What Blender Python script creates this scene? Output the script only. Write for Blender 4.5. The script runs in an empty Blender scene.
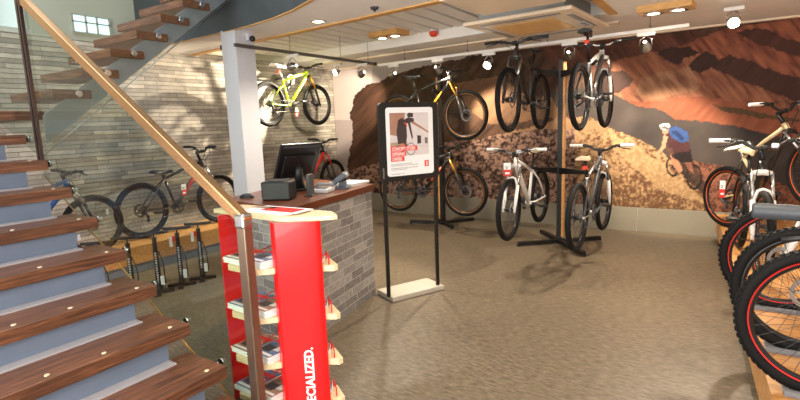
import bpy, bmesh, math, random
import numpy as np
from mathutils import Vector, Matrix
random.seed(7)
scene = bpy.context.scene
COL = scene.collection
PI = math.pi

# ------------------------------------------------------------------ camera
VX1, VX2, CC = (725.0, 112.0), (-370.0, 151.0), (400.0, 200.0)
FPX = math.sqrt(-((VX1[0]-CC[0])*(VX2[0]-CC[0]) + (VX1[1]-CC[1])*(VX2[1]-CC[1])))
def _dir(v):
    return Vector((v[0]-CC[0], -(v[1]-CC[1]), -FPX)).normalized()
_Y = _dir(VX1); _X = -_dir(VX2); _Z = _X.cross(_Y)
CAMH = 1.55
M3 = Matrix((_X, _Y, _Z))
cd = bpy.data.cameras.new('camera'); cam = bpy.data.objects.new('camera', cd); COL.objects.link(cam)
m4 = M3.to_4x4(); m4.translation = Vector((0, 0, CAMH)); cam.matrix_world = m4
cd.sensor_fit = 'HORIZONTAL'; cd.sensor_width = 36.0; cd.lens = FPX/800.0*36.0; cd.clip_start = 0.02
scene.camera = cam

# ------------------------------------------------------------------ materials
def lin(c):
    return tuple(((v/255.0)/12.92 if v/255.0 <= 0.04045 else ((v/255.0+0.055)/1.055)**2.4) for v in c)
def _newmat(name):
    m = bpy.data.materials.new(name); m.use_nodes = True
    nt = m.node_tree; b = nt.nodes['Principled BSDF']
    return m, nt, b
def mat(name, rgb, rough=0.5, metal=0.0, vary=0.06, scale=30.0, spec=0.5, bump=0.0, coat=0.0):
    m, nt, b = _newmat(name)
    c = lin(rgb)
    tc = nt.nodes.new('ShaderNodeTexCoord'); no = nt.nodes.new('ShaderNodeTexNoise')
    no.inputs['Scale'].default_value = scale; no.inputs['Detail'].default_value = 3
    nt.links.new(tc.outputs['Object'], no.inputs['Vector'])
    r = nt.nodes.new('ShaderNodeValToRGB')
    r.color_ramp.elements[0].position = 0.3; r.color_ramp.elements[1].position = 0.7
    r.color_ramp.elements[0].color = tuple(max(0, v*(1-vary)) for v in c)+(1,)
    r.color_ramp.elements[1].color = tuple(min(1, v*(1+vary)) for v in c)+(1,)
    nt.links.new(no.outputs['Fac'], r.inputs['Fac']); nt.links.new(r.outputs['Color'], b.inputs['Base Color'])
    b.inputs['Roughness'].default_value = rough; b.inputs['Metallic'].default_value = metal
    b.inputs['Specular IOR Level'].default_value = spec; b.inputs['Coat Weight'].default_value = coat
    if bump:
        bp = nt.nodes.new('ShaderNodeBump'); bp.inputs['Strength'].default_value = bump; bp.inputs['Distance'].default_value = 0.01
        nt.links.new(no.outputs['Fac'], bp.inputs['Height']); nt.links.new(bp.outputs['Normal'], b.inputs['Normal'])
    return m
def emit(name, rgb, s):
    m, nt, b = _newmat(name)
    b.inputs['Base Color'].default_value = (*lin(rgb), 1); b.inputs['Emission Color'].default_value = (*lin(rgb), 1)
    b.inputs['Emission Strength'].default_value = s
    return m
def streak(name, c0, c1, scale, stretch, rough=0.4, c2=None, bump=0.0, spec=0.5):
    """streaky material (wood, lino): noise stretched along an axis"""
    m, nt, b = _newmat(name)
    tc = nt.nodes.new('ShaderNodeTexCoord'); mp = nt.nodes.new('ShaderNodeMapping'); no = nt.nodes.new('ShaderNodeTexNoise')
    mp.inputs['Scale'].default_value = stretch
    no.inputs['Scale'].default_value = scale; no.inputs['Detail'].default_value = 7; no.inputs['Roughness'].default_value = 0.68
    nt.links.new(tc.outputs['Object'], mp.inputs['Vector']); nt.links.new(mp.outputs['Vector'], no.inputs['Vector'])
    r = nt.nodes.new('ShaderNodeValToRGB'); r.color_ramp.elements[0].position = 0.34; r.color_ramp.elements[1].position = 0.68
    r.color_ramp.elements[0].color = (*lin(c0), 1); r.color_ramp.elements[1].color = (*lin(c1), 1)
    if c2:
        e = r.color_ramp.elements.new(0.5); e.color = (*lin(c2), 1)
    nt.links.new(no.outputs['Fac'], r.inputs['Fac']); nt.links.new(r.outputs['Color'], b.inputs['Base Color'])
    b.inputs['Roughness'].default_value = rough; b.inputs['Specular IOR Level'].default_value = spec
    if bump:
        bp = nt.nodes.new('ShaderNodeBump'); bp.inputs['Strength'].default_value = bump; bp.inputs['Distance'].default_value = 0.004
        nt.links.new(no.outputs['Fac'], bp.inputs['Height']); nt.links.new(bp.outputs['Normal'], b.inputs['Normal'])
    return m
def brickmat(name, swap, cols, mortar, bw, bh, msize, rough=0.8, bump=0.8, noise=9.0):
    """stacked stone. swap: (axis for u, axis for v) taken from object coordinates"""
    m, nt, b = _newmat(name)
    tc = nt.nodes.new('ShaderNodeTexCoord'); sp = nt.nodes.new('ShaderNodeSeparateXYZ'); cb = nt.nodes.new('ShaderNodeCombineXYZ')
    nt.links.new(tc.outputs['Object'], sp.inputs[0])
    nt.links.new(sp.outputs[swap[0]], cb.inputs[0]); nt.links.new(sp.outputs[swap[1]], cb.inputs[1])
    nz = nt.nodes.new('ShaderNodeTexNoise'); nz.inputs['Scale'].default_value = 3.0; nz.inputs['Detail'].default_value = 2
    nt.links.new(cb.outputs[0], nz.inputs['Vector'])
    mx = nt.nodes.new('ShaderNodeVectorMath'); mx.operation = 'SCALE'; mx.inputs['Scale'].default_value = 0.012
    nt.links.new(nz.outputs['Color'], mx.inputs[0])
    ad = nt.nodes.new('ShaderNodeVectorMath'); ad.operation = 'ADD'
    nt.links.new(cb.outputs[0], ad.inputs[0]); nt.links.new(mx.outputs[0], ad.inputs[1])
    br = nt.nodes.new('ShaderNodeTexBrick')
    br.inputs['Scale'].default_value = 1.0; br.inputs['Brick Width'].default_value = bw; br.inputs['Row Height'].default_value = bh
    br.inputs['Mortar Size'].default_value = msize; br.inputs['Mortar Smooth'].default_value = 0.2
    br.inputs['Color1'].default_value = (0, 0, 0, 1); br.inputs['Color2'].default_value = (1, 1, 1, 1); br.inputs['Mortar'].default_value = (0.5, 0.5, 0.5, 1)
    br.offset = 0.37; br.squash = 1.3; br.squash_frequency = 3
    nt.links.new(ad.outputs[0], br.inputs['Vector'])
    n2 = nt.nodes.new('ShaderNodeTexNoise'); n2.inputs['Scale'].default_value = noise; n2.inputs['Detail'].default_value = 6; n2.inputs['Roughness'].default_value = 0.65
    nt.links.new(cb.outputs[0], n2.inputs['Vector'])
    mi = nt.nodes.new('ShaderNodeMix'); mi.data_type = 'RGBA'; mi.inputs[0].default_value = 0.66
    nt.links.new(br.outputs['Color'], mi.inputs[6]); nt.links.new(n2.outputs['Fac'], mi.inputs[7])
    r = nt.nodes.new('ShaderNodeValToRGB'); r.color_ramp.elements[0].position = 0.2; r.color_ramp.elements[1].position = 0.8
    r.color_ramp.elements[0].color = (*lin(cols[0]), 1); r.color_ramp.elements[1].color = (*lin(cols[2]), 1)
    e = r.color_ramp.elements.new(0.5); e.color = (*lin(cols[1]), 1)
    nt.links.new(mi.outputs[2], r.inputs['Fac'])
    m2 = nt.nodes.new('ShaderNodeMix'); m2.data_type = 'RGBA'; m2.inputs[7].default_value = (*lin(mortar), 1)
    nt.links.new(br.outputs['Fac'], m2.inputs[0]); nt.links.new(r.outputs['Color'], m2.inputs[6])
    nt.links.new(m2.outputs[2], b.inputs['Base Color'])
    b.inputs['Roughness'].default_value = rough; b.inputs['Specular IOR Level'].default_value = 0.3
    # bump: brick heights + grain - mortar
    s1 = nt.nodes.new('ShaderNodeMath'); s1.operation = 'SUBTRACT'
    nt.links.new(mi.outputs[2], s1.inputs[0]); nt.links.new(br.outputs['Fac'], s1.inputs[1])
    bp = nt.nodes.new('ShaderNodeBump'); bp.inputs['Strength'].default_value = bump; bp.inputs['Distance'].default_value = 0.02
    nt.links.new(s1.outputs[0], bp.inputs['Height']); nt.links.new(bp.outputs['Normal'], b.inputs['Normal'])
    return m
def glassmat(name, tint, refl=0.9):
    m = bpy.data.materials.new(name); m.use_nodes = True; nt = m.node_tree; nt.nodes.clear()
    out = nt.nodes.new('ShaderNodeOutputMaterial'); tr = nt.nodes.new('ShaderNodeBsdfTransparent'); gl = nt.nodes.new('ShaderNodeBsdfGlossy')
    tr.inputs['Color'].default_value = (*tint, 1); gl.inputs['Roughness'].default_value = 0.01; gl.inputs['Color'].default_value = (refl, refl, refl, 1)
    fr = nt.nodes.new('ShaderNodeFresnel'); fr.inputs['IOR'].default_value = 1.5
    mx = nt.nodes.new('ShaderNodeMixShader')
    ge = nt.nodes.new('ShaderNodeNewGeometry'); inv_ = nt.nodes.new('ShaderNodeMath'); inv_.operation = 'SUBTRACT'; inv_.inputs[0].default_value = 1.0
    mu = nt.nodes.new('ShaderNodeMath'); mu.operation = 'MULTIPLY'
    nt.links.new(ge.outputs['Backfacing'], inv_.inputs[1]); nt.links.new(fr.outputs[0], mu.inputs[0]); nt.links.new(inv_.outputs[0], mu.inputs[1])
    nt.links.new(mu.outputs[0], mx.inputs[0]); nt.links.new(tr.outputs[0], mx.inputs[1]); nt.links.new(gl.outputs[0], mx.inputs[2])
    nt.links.new(mx.outputs[0], out.inputs[0])
    return m

M = dict(
    floor=streak('floor_lino', (80, 70, 57), (132, 118, 98), 16.0, (1.0, 3.4, 1.0), 0.38, (106, 94, 77), 0.05, 0.35),
    plaster=mat('white_plaster', (238, 235, 230), 0.8, vary=0.02, scale=4),
    plaster2=mat('grey_plaster', (176, 176, 158), 0.85, vary=0.05, scale=3),
    slat=mat('white_slat', (240, 236, 230), 0.55, vary=0.03, scale=5),
    gapdark=mat('slat_gap', (58, 46, 36), 0.8),
    trimwood=streak('trim_wood', (190, 140, 78), (222, 176, 108), 8, (1, 8, 8), 0.5),
    fascia=mat('fascia_metal', (72, 77, 80), 0.38, 0.35, vary=0.05, scale=3),
    stone=brickmat('stacked_stone', (1, 2), [(116, 112, 105), (158, 152, 142), (198, 190, 177)], (108, 103, 95), 0.42, 0.05, 0.003, 0.85, 1.0, 6.0),
    counterstone=brickmat('counter_stone', (1, 2), [(96, 93, 92), (138, 133, 130), (176, 171, 166)], (178, 173, 167), 0.215, 0.068, 0.0035, 0.65, 0.35, 26.0),
    skirting=mat('skirting_paint', (124, 117, 101), 0.5, vary=0.03, scale=4),
    treadwood=streak('tread_wood', (66, 42, 30), (140, 90, 60), 4.0, (16.0, 1.0, 16.0), 0.36, (98, 62, 43)),
    treadwood2=streak('tread_wood_upper', (78, 50, 34), (160, 106, 68), 4.0, (1.0, 16.0, 16.0), 0.36, (116, 74, 48)),
    glass2=glassmat('upper_glass', (0.95, 0.965, 0.955)),
    riser=mat('riser_paint', (108, 121, 140), 0.4, 0.1, vary=0.04, scale=8),
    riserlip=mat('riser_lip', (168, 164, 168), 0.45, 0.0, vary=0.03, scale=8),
    stud=mat('tread_stud', (236, 218, 180), 0.25, 0.2),
    chrome=mat('chrome', (225, 225, 225), 0.12, 1.0, vary=0.02),
    bronze=mat('handrail_bronze', (196, 150, 104), 0.27, 0.85, vary=0.05, scale=6),
    newel=mat('newel_metal', (146, 124, 106), 0.3, 0.85, vary=0.05, scale=6),
    steel=mat('brushed_steel', (170, 168, 166), 0.3, 1.0, vary=0.05),
    darksteel=mat('dark_steel', (80, 64, 58), 0.3, 0.7, vary=0.05),
    stringer=mat('stringer_steel', (156, 163, 168), 0.35, 0.3, vary=0.06, scale=4),
    glass=glassmat('balustrade_glass', (0.835, 0.875, 0.83)),
    red=mat('red_panel', (232, 22, 26), 0.28, vary=0.03, scale=3, coat=0.3),
    birch=streak('birch_ply', (214, 186, 140), (240, 220, 182), 8, (2, 14, 14), 0.5),
    white=mat('white_card', (240, 240, 238), 0.6, vary=0.01),
    poster=mat('poster_card', (238, 238, 240), 0.45, vary=0.01),
    black=mat('satin_black', (15, 14, 14), 0.45, vary=0.1),
    blackpl=mat('black_plastic', (19, 19, 21), 0.4, vary=0.1),
    darkgrey=mat('dark_grey', (62, 62, 66), 0.45, vary=0.08),
    grey=mat('mid_grey', (130, 130, 132), 0.45, vary=0.05),
    bluegrey=mat('blue_grey_plastic', (76, 84, 96), 0.4, vary=0.05),
    palegrey=mat('pale_grey', (190, 188, 186), 0.5, vary=0.04),
    base=mat('stand_base', (176, 168, 155), 0.5, vary=0.03),
    counterwood=streak('counter_wood', (78, 36, 18), (128, 66, 34), 5, (3, 30, 30), 0.3, (102, 49, 24)),
    platwood=streak('platform_wood', (172, 118, 66), (212, 160, 100), 4, (1, 9, 9), 0.42, (194, 140, 82)),
    column=mat('column_paint', (206, 206, 212), 0.6, vary=0.01),
    tyre=mat('tyre_rubber', (18, 17, 17), 0.75, vary=0.2, scale=90, spec=0.25, bump=0.2),
    rubber=mat('grip_rubber', (36, 36, 37), 0.6, vary=0.15, scale=120),
    nearrubber=mat('grip_rubber_grey', (50, 53, 57), 0.5, vary=0.1, scale=120),
    alu=mat('bike_aluminium', (186, 184, 182), 0.25, 0.9, vary=0.04),
    blkframe=mat('frame_black', (28, 27, 27), 0.28, vary=0.05, coat=0.4),
    charcoal=mat('frame_charcoal', (58, 54, 52), 0.3, vary=0.05, coat=0.4),
    lime=mat('frame_lime', (176, 214, 40), 0.28, vary=0.05, coat=0.4),
    redfr=mat('frame_red', (206, 34, 26), 0.28, vary=0.05, coat=0.4),
    whtfr=mat('frame_white', (236, 232, 228), 0.28, vary=0.02, coat=0.4),
    sand=mat('frame_sand', (212, 190, 150), 0.3, vary=0.04, coat=0.3),
    yellow=mat('frame_yellow', (232, 176, 30), 0.3, vary=0.04, coat=0.4),
    gold=mat('fork_gold', (222, 160, 64), 0.25, 0.6, vary=0.04),
    orange=mat('rim_orange', (226, 92, 24), 0.35, vary=0.04),
    rimgold=mat('rim_gold', (170, 112, 34), 0.35, vary=0.04),
    rimred=mat('rim_red', (214, 34, 30), 0.35, vary=0.04),
    blkrim=mat('rim_black', (34, 32, 32), 0.35, 0.3),
    bluefr=mat('frame_blue', (40, 76, 132), 0.3, vary=0.04, coat=0.4),
    reflred=mat('reflector_red', (226, 50, 24), 0.25),
    reflwhite=mat('reflector_white', (235, 238, 248), 0.2),
    tagred=mat('tag_red', (214, 40, 36), 0.5, vary=0.02),
    lampglow=emit('lamp_glow', (255, 236, 200), 14.0),
    lampglow2=emit('lamp_glow_bright', (255, 240, 210), 40.0),
    wirem=mat('thin_wire', (120, 116, 110), 0.4, 0.6),
    trackw=mat('track_white', (232, 228, 222), 0.4, vary=0.02),
    trackg=mat('track_grey', (96, 92, 88), 0.4, 0.5, vary=0.04),
    alarm=mat('alarm_red', (224, 66, 30), 0.3),
    acwhite=mat('cassette_white', (232, 214, 188), 0.5, vary=0.02),
    acbody=mat('cassette_steel', (150, 154, 154), 0.45, 0.4, vary=0.06, scale=6),
    tray=mat('wheel_tray', (120, 122, 126), 0.5, vary=0.05),
    book1=mat('brochure_blue', (96, 120, 156), 0.4, vary=0.5, scale=26),
    book2=mat('brochure_photo', (150, 120, 100), 0.4, vary=0.6, scale=22),
    reflglow=emit('window_reflection_glow', (186, 222, 238), 1.6),  # glow that imitates a reflected window
    frostdoor=emit('frosted_pane', (214, 226, 232), 0.55),
)

# ------------------------------------------------------------------ mesh helpers
def nb(): return bmesh.new()
def add_box(bm, c, s, rz=0.0, mi=0, bev=0.0, mtx=None):
    g = bmesh.ops.create_cube(bm, size=1.0)
    vs = g['verts']
    mm = Matrix.Translation(Vector(c)) @ Matrix.Rotation(rz, 4, 'Z') @ Matrix.Diagonal((*s, 1))
    if mtx is not None: mm = mtx @ mm
    bmesh.ops.transform(bm, matrix=mm, verts=vs)
    fs = list({f for v in vs for f in v.link_faces})
    for f in fs: f.material_index = mi
    if bev > 0:
        es = list({e for v in vs for e in v.link_edges})
        r = bmesh.ops.bevel(bm, geom=es, offset=bev, segments=2, affect='EDGES', profile=0.5)
        for f in r['faces']: f.material_index = mi
    return vs
def frame_of(d):
    d = d.normalized(); a = Vector((0, 0, 1)) if abs(d.z) < 0.9 else Vector((1, 0, 0))
    u = d.cross(a).normalized(); v = d.cross(u).normalized()
    return u, v
def add_tube(bm, pts, r, n=8, mi=0, cap=True, squash=None):
    """tube through points; r a number or list; squash=(axis vector, factor)"""
    pts = [Vector(p) for p in pts]
    rs = r if isinstance(r, (list, tuple)) else [r]*len(pts)
    rings = []
    u = None
    for i, p in enumerate(pts):
        if i == 0: d = pts[1]-pts[0]
        elif i == len(pts)-1: d = pts[-1]-pts[-2]
        else: d = (pts[i+1]-pts[i]).normalized()+(pts[i]-pts[i-1]).normalized()
        d = d.normalized()
        if u is None: u, v = frame_of(d)
        else:
            u = (u-d*u.dot(d)).normalized(); v = d.cross(u).normalized()
        ring = [bm.verts.new(p+(u*math.cos(2*PI*k/n)+v*math.sin(2*PI*k/n))*rs[i]) for k in range(n)]
        rings.append(ring)
    for a, b in zip(rings[:-1], rings[1:]):
        for k in range(n):
            f = bm.faces.new((a[k], a[(k+1) % n], b[(k+1) % n], b[k])); f.material_index = mi; f.smooth = True
    if cap:
        f = bm.faces.new(list(reversed(rings[0]))); f.material_index = mi
        f = bm.faces.new(rings[-1]); f.material_index = mi
def add_ring(bm, c, axis, prof, n=40, mi=0, smooth=True):
    """surface of revolution: prof = closed list of (radius, offset along axis)"""
    c = Vector(c); axis = Vector(axis).normalized(); u, v = frame_of(axis)
    rings = []
    for k in range(n):
        a = 2*PI*k/n; e = u*math.cos(a)+v*math.sin(a)
        rings.append([bm.verts.new(c+e*rr+axis*o) for rr, o in prof])
    m = len(prof)
    for k in range(n):
        A, B = rings[k], rings[(k+1) % n]
        for j in range(m):
            f = bm.faces.new((A[j], A[(j+1) % m], B[(j+1) % m], B[j])); f.material_index = mi; f.smooth = smooth
def add_disc(bm, c, axis, r, h, n=20, mi=0, r2=None):
    c = Vector(c); axis = Vector(axis).normalized()
    add_tube(bm, [c-axis*h/2, c+axis*h/2], [r, r if r2 is None else r2], n, mi)
def add_prism(bm, poly, z0, z1, mi=0):
    a = [bm.verts.new((p[0], p[1], z0)) for p in poly]; b = [bm.verts.new((p[0], p[1], z1)) for p in poly]
    n = len(poly)
    fs = [bm.faces.new(list(reversed(a))), bm.faces.new(b)]
    for k in range(n): fs.append(bm.faces.new((a[k], a[(k+1) % n], b[(k+1) % n], b[k])))
    for f in fs: f.material_index = mi
    return fs
def add_plate(bm, poly, normal, t, mi=0):
    """flat polygon (3D points) thickened along normal"""
    nrm = Vector(normal)*t
    a = [bm.verts.new(Vector(p)) for p in poly]; b = [bm.verts.new(Vector(p)+nrm) for p in poly]
    n = len(poly)
    fs = [bm.faces.new(list(reversed(a))), bm.faces.new(b)]
    for k in range(n): fs.append(bm.faces.new((a[k], a[(k+1) % n], b[(k+1) % n], b[k])))
    for f in fs: f.material_index = mi
def add_ball(bm, c, r, mi=0, seg=12, scale=(1, 1, 1), mtx=None):
    g = bmesh.ops.create_uvsphere(bm, u_segments=seg, v_segments=max(6, seg*2//3), radius=1.0)
    mm = Matrix.Translation(Vector(c)) @ (mtx or Matrix.Identity(4)) @ Matrix.Diagonal((r*scale[0], r*scale[1], r*scale[2], 1))
    bmesh.ops.transform(bm, matrix=mm, verts=g['verts'])
    for f in {f for v in g['verts'] for f in v.link_faces}: f.material_index = mi; f.smooth = True
def obj(name, bm, mats, parent=None, label=None):
    bmesh.ops.recalc_face_normals(bm, faces=bm.faces)
    me = bpy.data.meshes.new(name); bm.to_mesh(me); bm.free()
    for x in (mats if isinstance(mats, (list, tuple)) else [mats]): me.materials.append(M[x] if isinstance(x, str) else x)
    o = bpy.data.objects.new(name, me); COL.objects.link(o)
    if parent is not None: o.parent = parent
    if label: o['label'] = label
    return o
def thing(name, label, cat, loc=(0, 0, 0), rz=0.0, group=None):
    o = bpy.data.objects.new(name, None); COL.objects.link(o); o.empty_display_size = 0.1
    o.location = loc; o.rotation_euler = (0, 0, rz); o['label'] = label; o['category'] = cat
    if group: o['group'] = group
    return o
def tag(o, label, cat, group=None):
    o['label'] = label; o['category'] = cat
    if group: o['group'] = group
    return o
def struct(name, bm, mats, label=None):
    o = obj(name, bm, mats); o['kind'] = 'structure'
    o['label'] = label or name.replace('_', ' '); o['category'] = name.split('_')[0]
    return o
def text_mesh(bm, s, size, mtx, mi=0, depth=0.0008, align='LEFT', spacing=1.0, sx=1.0, bold=0.0):
    cu = bpy.data.curves.new('t', 'FONT'); cu.body = s; cu.size = size; cu.extrude = depth; cu.align_x = align
    cu.space_character = spacing; cu.offset = bold; cu.resolution_u = 3
    o = bpy.data.objects.new('t', cu); COL.objects.link(o)
    dg = bpy.context.evaluated_depsgraph_get(); me = bpy.data.meshes.new_from_object(o.evaluated_get(dg))
    n0 = len(bm.verts); f0 = len(bm.faces)
    bm.from_mesh(me); bm.verts.ensure_lookup_table(); bm.faces.ensure_lookup_table()
    bmesh.ops.transform(bm, matrix=mtx @ Matrix.Diagonal((sx, 1, 1, 1)), verts=bm.verts[n0:])
    for f in bm.faces[f0:]: f.material_index = mi
    COL.objects.unlink(o); bpy.data.objects.remove(o); bpy.data.curves.remove(cu); bpy.data.meshes.remove(me)
def dup(root, label=None):
    r = root.copy(); COL.objects.link(r)
    if label: r['label'] = label
    for ch in list(root.children):
        c = ch.copy(); COL.objects.link(c); c.parent = r
        for g in list(ch.children):
            d = g.copy(); COL.objects.link(d); d.parent = c
    return r

# ------------------------------------------------------------------ the setting
XL, XR, YB, ZC = -6.12, 2.1, 7.24, 2.57
bm = nb(); add_box(bm, ((XL+XR)/2, 3.1, -0.05), (XR-XL+0.2, 8.6, 0.1)); struct('floor', bm, 'floor', 'streaky brown lino floor')
bm = nb(); add_box(bm, (XL-0.06, 3.1, 1.30), (0.12, 8.5, 2.60)); struct('wall_left', bm, 'stone', 'stacked split stone wall')
# upper storey wall over the stone, with a window opening
bm = nb()
W = [(-1.15, 0.15), (0.15, 1.0), (1.0, 1.62), (1.62, 2.42), (2.42, 7.3)]
add_box(bm, (XL-0.06, -0.5, 4.0), (0.12, 1.3, 2.8)); add_box(bm, (XL-0.06, 1.31, 4.0), (0.12, 0.62, 2.8)); add_box(bm, (XL-0.06, 4.86, 4.0), (0.12, 4.88, 2.8))
add_box(bm, (XL-0.06, 0.575, 4.0), (0.12, 0.85, 2.8)); add_box(bm, (XL-0.06, 2.02, 4.45), (0.12, 0.8, 1.9))
struct('wall_upper', bm, 'plaster2', 'grey plaster wall of the upper floor above the stone')
bm = nb(); add_box(bm, (XL+0.006, 3.06, 2.78), (0.012, 0.40, 0.19), mi=0)  # glowing panel set on the wall in place of a window's reflection in glass
for y, a_ in ((2.86, .0), (3.0, .35), (3.12, -.3), (3.26, .0)): add_box(bm, (XL+0.014, y, 2.78), (0.016, 0.022, 0.19), mi=1)
for z in (2.685, 2.80, 2.875): add_box(bm, (XL+0.014, 3.06, z), (0.016, 0.42, 0.016), mi=1)
struct('window_reflection', bm, ['reflglow', 'plaster2'], 'glowing panel in place of a window reflection on the upper floor')
bm = nb(); add_box(bm, (XL-0.08, 2.02, 3.05), (0.02, 0.8, 0.9), mi=0); add_box(bm, (XL-0.03, 2.02, 2.63), (0.07, 0.86, 0.05), mi=1)
for y in (1.62, 2.16, 2.42): add_box(bm, (XL-0.03, y, 3.05), (0.05, 0.025, 0.9), mi=1)
struct('window_2', bm, ['frostdoor', 'palegrey'], 'frosted pale window on the upper floor')
bm = nb(); add_box(bm, ((XL+XR)/2, YB+0.06, 2.2), (XR-XL+0.2, 0.12, 4.4)); struct('wall_back', bm, 'plaster', 'back wall behind the mural')
bm = nb(); add_box(bm, (XR+0.06, 3.1, 1.5), (0.12, 8.5, 3.0)); struct('wall_right', bm, 'plaster', 'right wall behind the bikes')
bm = nb()
for k, (a, b) in enumerate([(-6.1, -4.4), (-4.4, -2.6), (-2.6, -0.92), (-0.92, 0.8), (0.8, 2.1)]):
    add_box(bm, ((a+b)/2, YB-0.0125, 0.1625), (b-a-0.006, 0.025, 0.325), bev=0.003)
struct('baseboard_back', bm, 'skirting', 'tall grey skirting board under the mural')

# ceiling: plaster soffit with a curved stair void, a slatted recess and a rear bulkhead
def nearY(x): return 4.23-0.10*(x+4.84)
def farY(x): return 5.90-0.10*(x+4.84)
void = [(XL, 3.60), (-5.3, 3.60), (-4.6, 3.56), (-4.0, 3.51), (-3.55, 3.42), (-3.2, 3.31), (-2.86, 3.16), (-2.5, 2.93), (-2.2, 2.6), (-2.0, 2.2), (-1.88, 1.7), (-1.82, 1.1), (-1.8, 0.3), (-1.8, -1.1)]
XRE = -1.02
bm = nb()
poly = void+[(XRE, -1.1), (XRE, nearY(XRE)), (XL, nearY(XL))]
add_prism(bm, poly, ZC, ZC+0.3)
add_prism(bm, [(XRE, -1.1), (XR, -1.1), (XR, YB), (XRE, YB)], ZC, ZC+0.3)
add_prism(bm, [(XL, farY(XL)), (XRE, farY(XRE)), (XRE, YB), (XL, YB)], ZC, ZC+0.3)
struct('ceiling', bm, 'plaster', 'white plaster ceiling with curved stair opening')
bm = nb()
n = 20
x = XL; i = 0
add_prism(bm, [(XL, nearY(XL)-0.05), (XRE, nearY(XRE)-0.05), (XRE, farY(XRE)+0.05), (XL, farY(XL)+0.05)], ZC+0.2, ZC+0.3, 1)
while x < XRE-0.05:
    x2 = min(x+0.235, XRE)
    add_prism(bm, [(x+0.024, nearY(x)), (x2-0.024, nearY(x2)), (x2-0.024, farY(x2)), (x+0.024, farY(x))], ZC+0.12, ZC+0.15, 0)
    x = x2
struct('ceiling_slats', bm, ['slat', 'gapdark'], 'white slatted panel in the ceiling recess')
bm = nb()
add_prism(bm, [(XL, nearY(XL)-0.07), (XRE, nearY(XRE)-0.07), (XRE, nearY(XRE)+0.015), (XL, nearY(XL)+0.015)], ZC-0.012, ZC+0.03)
add_prism(bm, [(XRE-0.02, nearY(XRE)-0.07), (XRE+0.06, nearY(XRE)-0.07), (XRE+0.06, farY(XRE)+0.06), (XRE-0.02, farY(XRE)+0.06)], ZC-0.012, ZC+0.03)
struct('trim_1', bm, 'trimwood', 'timber edging of the slatted ceiling recess')
bm = nb()
add_prism(bm, [(XL, 6.42), (XRE, 6.02), (XRE, 6.10), (XL, 6.50)], ZC-0.02, ZC+0.0)
add_prism(bm, [(XL, YB-0.1), (XR, YB-0.1), (XR, YB-0.03), (XL, YB-0.03)], ZC-0.02, ZC)
struct('trim_2', bm, 'acwhite', 'timber battens under the rear bulkhead')
bm = nb()
pts = void
off = []
for (x0, y0), (x1, y1) in zip(pts[:-1], pts[1:]):
    d = Vector((x1-x0, y1-y0)).normalized(); nrm = Vector((d.y, -d.x))*-0.012
    add_prism(bm, [(x0, y0), (x1, y1), (x1-nrm.x, y1-nrm.y), (x0-nrm.x, y0-nrm.y)], ZC-0.01, ZC+0.75)
struct('trim_3', bm, 'fascia', 'dark grey fascia curving round the stair opening')
bm = nb()
for (x0, y0), (x1, y1) in zip(pts[:-1], pts[1:]):
    d = Vector((x1-x0, y1-y0)).normalized(); nr = Vector((d.y, -d.x))*0.02
    add_prism(bm, [(x0+nr.x*.7, y0+nr.y*.7), (x1+nr.x*.7, y1+nr.y*.7), (x1-nr.x, y1-nr.y), (x0-nr.x, y0-nr.y)], ZC-0.016, ZC-0.0105)
struct('trim_4', bm, 'trimwood', 'thin timber edge under the fascia')
bm = nb(); add_box(bm, (-4.37, 3.66, ZC/2), (0.22, 0.25, ZC)); struct('trim_column', bm, 'column', 'square white column')

# ------------------------------------------------------------------ mural (a printed wall covering: its picture is painted per vertex)
def project(P):
    q = (P-np.array([0, 0, CAMH])) @ np.array(M3)
    return 400+FPX*q[:, 0]/-q[:, 2], 200-FPX*q[:, 1]/-q[:, 2]
rng = np.random.default_rng(5)
def vnoise(x, y, s, seed):
    r = np.random.default_rng(seed); G = r.random((256, 256))
    x = x/s+500; y = y/s+500
    xi = np.floor(x).astype(int); yi = np.floor(y).astype(int); fx = x-xi; fy = y-yi
    fx = fx*fx*(3-2*fx); fy = fy*fy*(3-2*fy)
    g = lambda a, b: G[a % 256, b % 256]
    return (g(xi, yi)*(1-fx)+g(xi+1, yi)*fx)*(1-fy)+(g(xi, yi+1)*(1-fx)+g(xi+1, yi+1)*fx)*fy
def fbm(x, y, s, seed, o=4):
    t = 0; a = 0.5; n = 0
    for k in range(o):
        t = t+a*vnoise(x, y, s, seed+k); n += a; s *= 0.5; a *= 0.55
    return t/n
def inpoly(px, py, poly):
    c = np.zeros(px.shape, bool); n = len(poly)
    for i in range(n):
        x0, y0 = poly[i]; x1, y1 = poly[(i+1) % n]
        if y0 == y1: continue
        c ^= ((y0 > py) != (y1 > py)) & (px < (x1-x0)*(py-y0)/(y1-y0)+x0)
    return c
NXM, NZM = 720, 200
gx = np.linspace(XL+0.005, XR-0.005, NXM); gz = np.linspace(0.325, ZC-0.005, NZM)
GX, GZ = np.meshgrid(gx, gz); P = np.stack([GX.ravel(), np.full(GX.size, YB-0.008), GZ.ravel()], 1)
U, V = project(P)
def C(*c): return np.array(lin(c))
colr = np.zeros((U.size, 3)); 
n1 = fbm(U, V, 26, 1); n2 = fbm(U, V, 9, 11); n3 = fbm(U, V, 3.2, 21, 3); nst = fbm(U+V*0.9, (V-U*0.55)*0.22, 5, 31, 4); nst2 = fbm(U-V*0.8, (V+U*0.5)*0.25, 5, 41, 4)
Uw = U+(n2-0.5)*6+(n3-.5)*3; Vw = V+(fbm(U, V, 9, 51)-0.5)*5; n4 = fbm(U, V, 1.9, 61, 3)
def fill(mask, a, b, t):
    t = np.clip(t, 0, 1)[mask][:, None]; colr[mask] = C(*a)*(1-t)+C(*b)*t
def fade(mask, c, k):
    colr[mask] = colr[mask]*(1-k)+C(*c)*k
allm = np.ones(U.size, bool)
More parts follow.
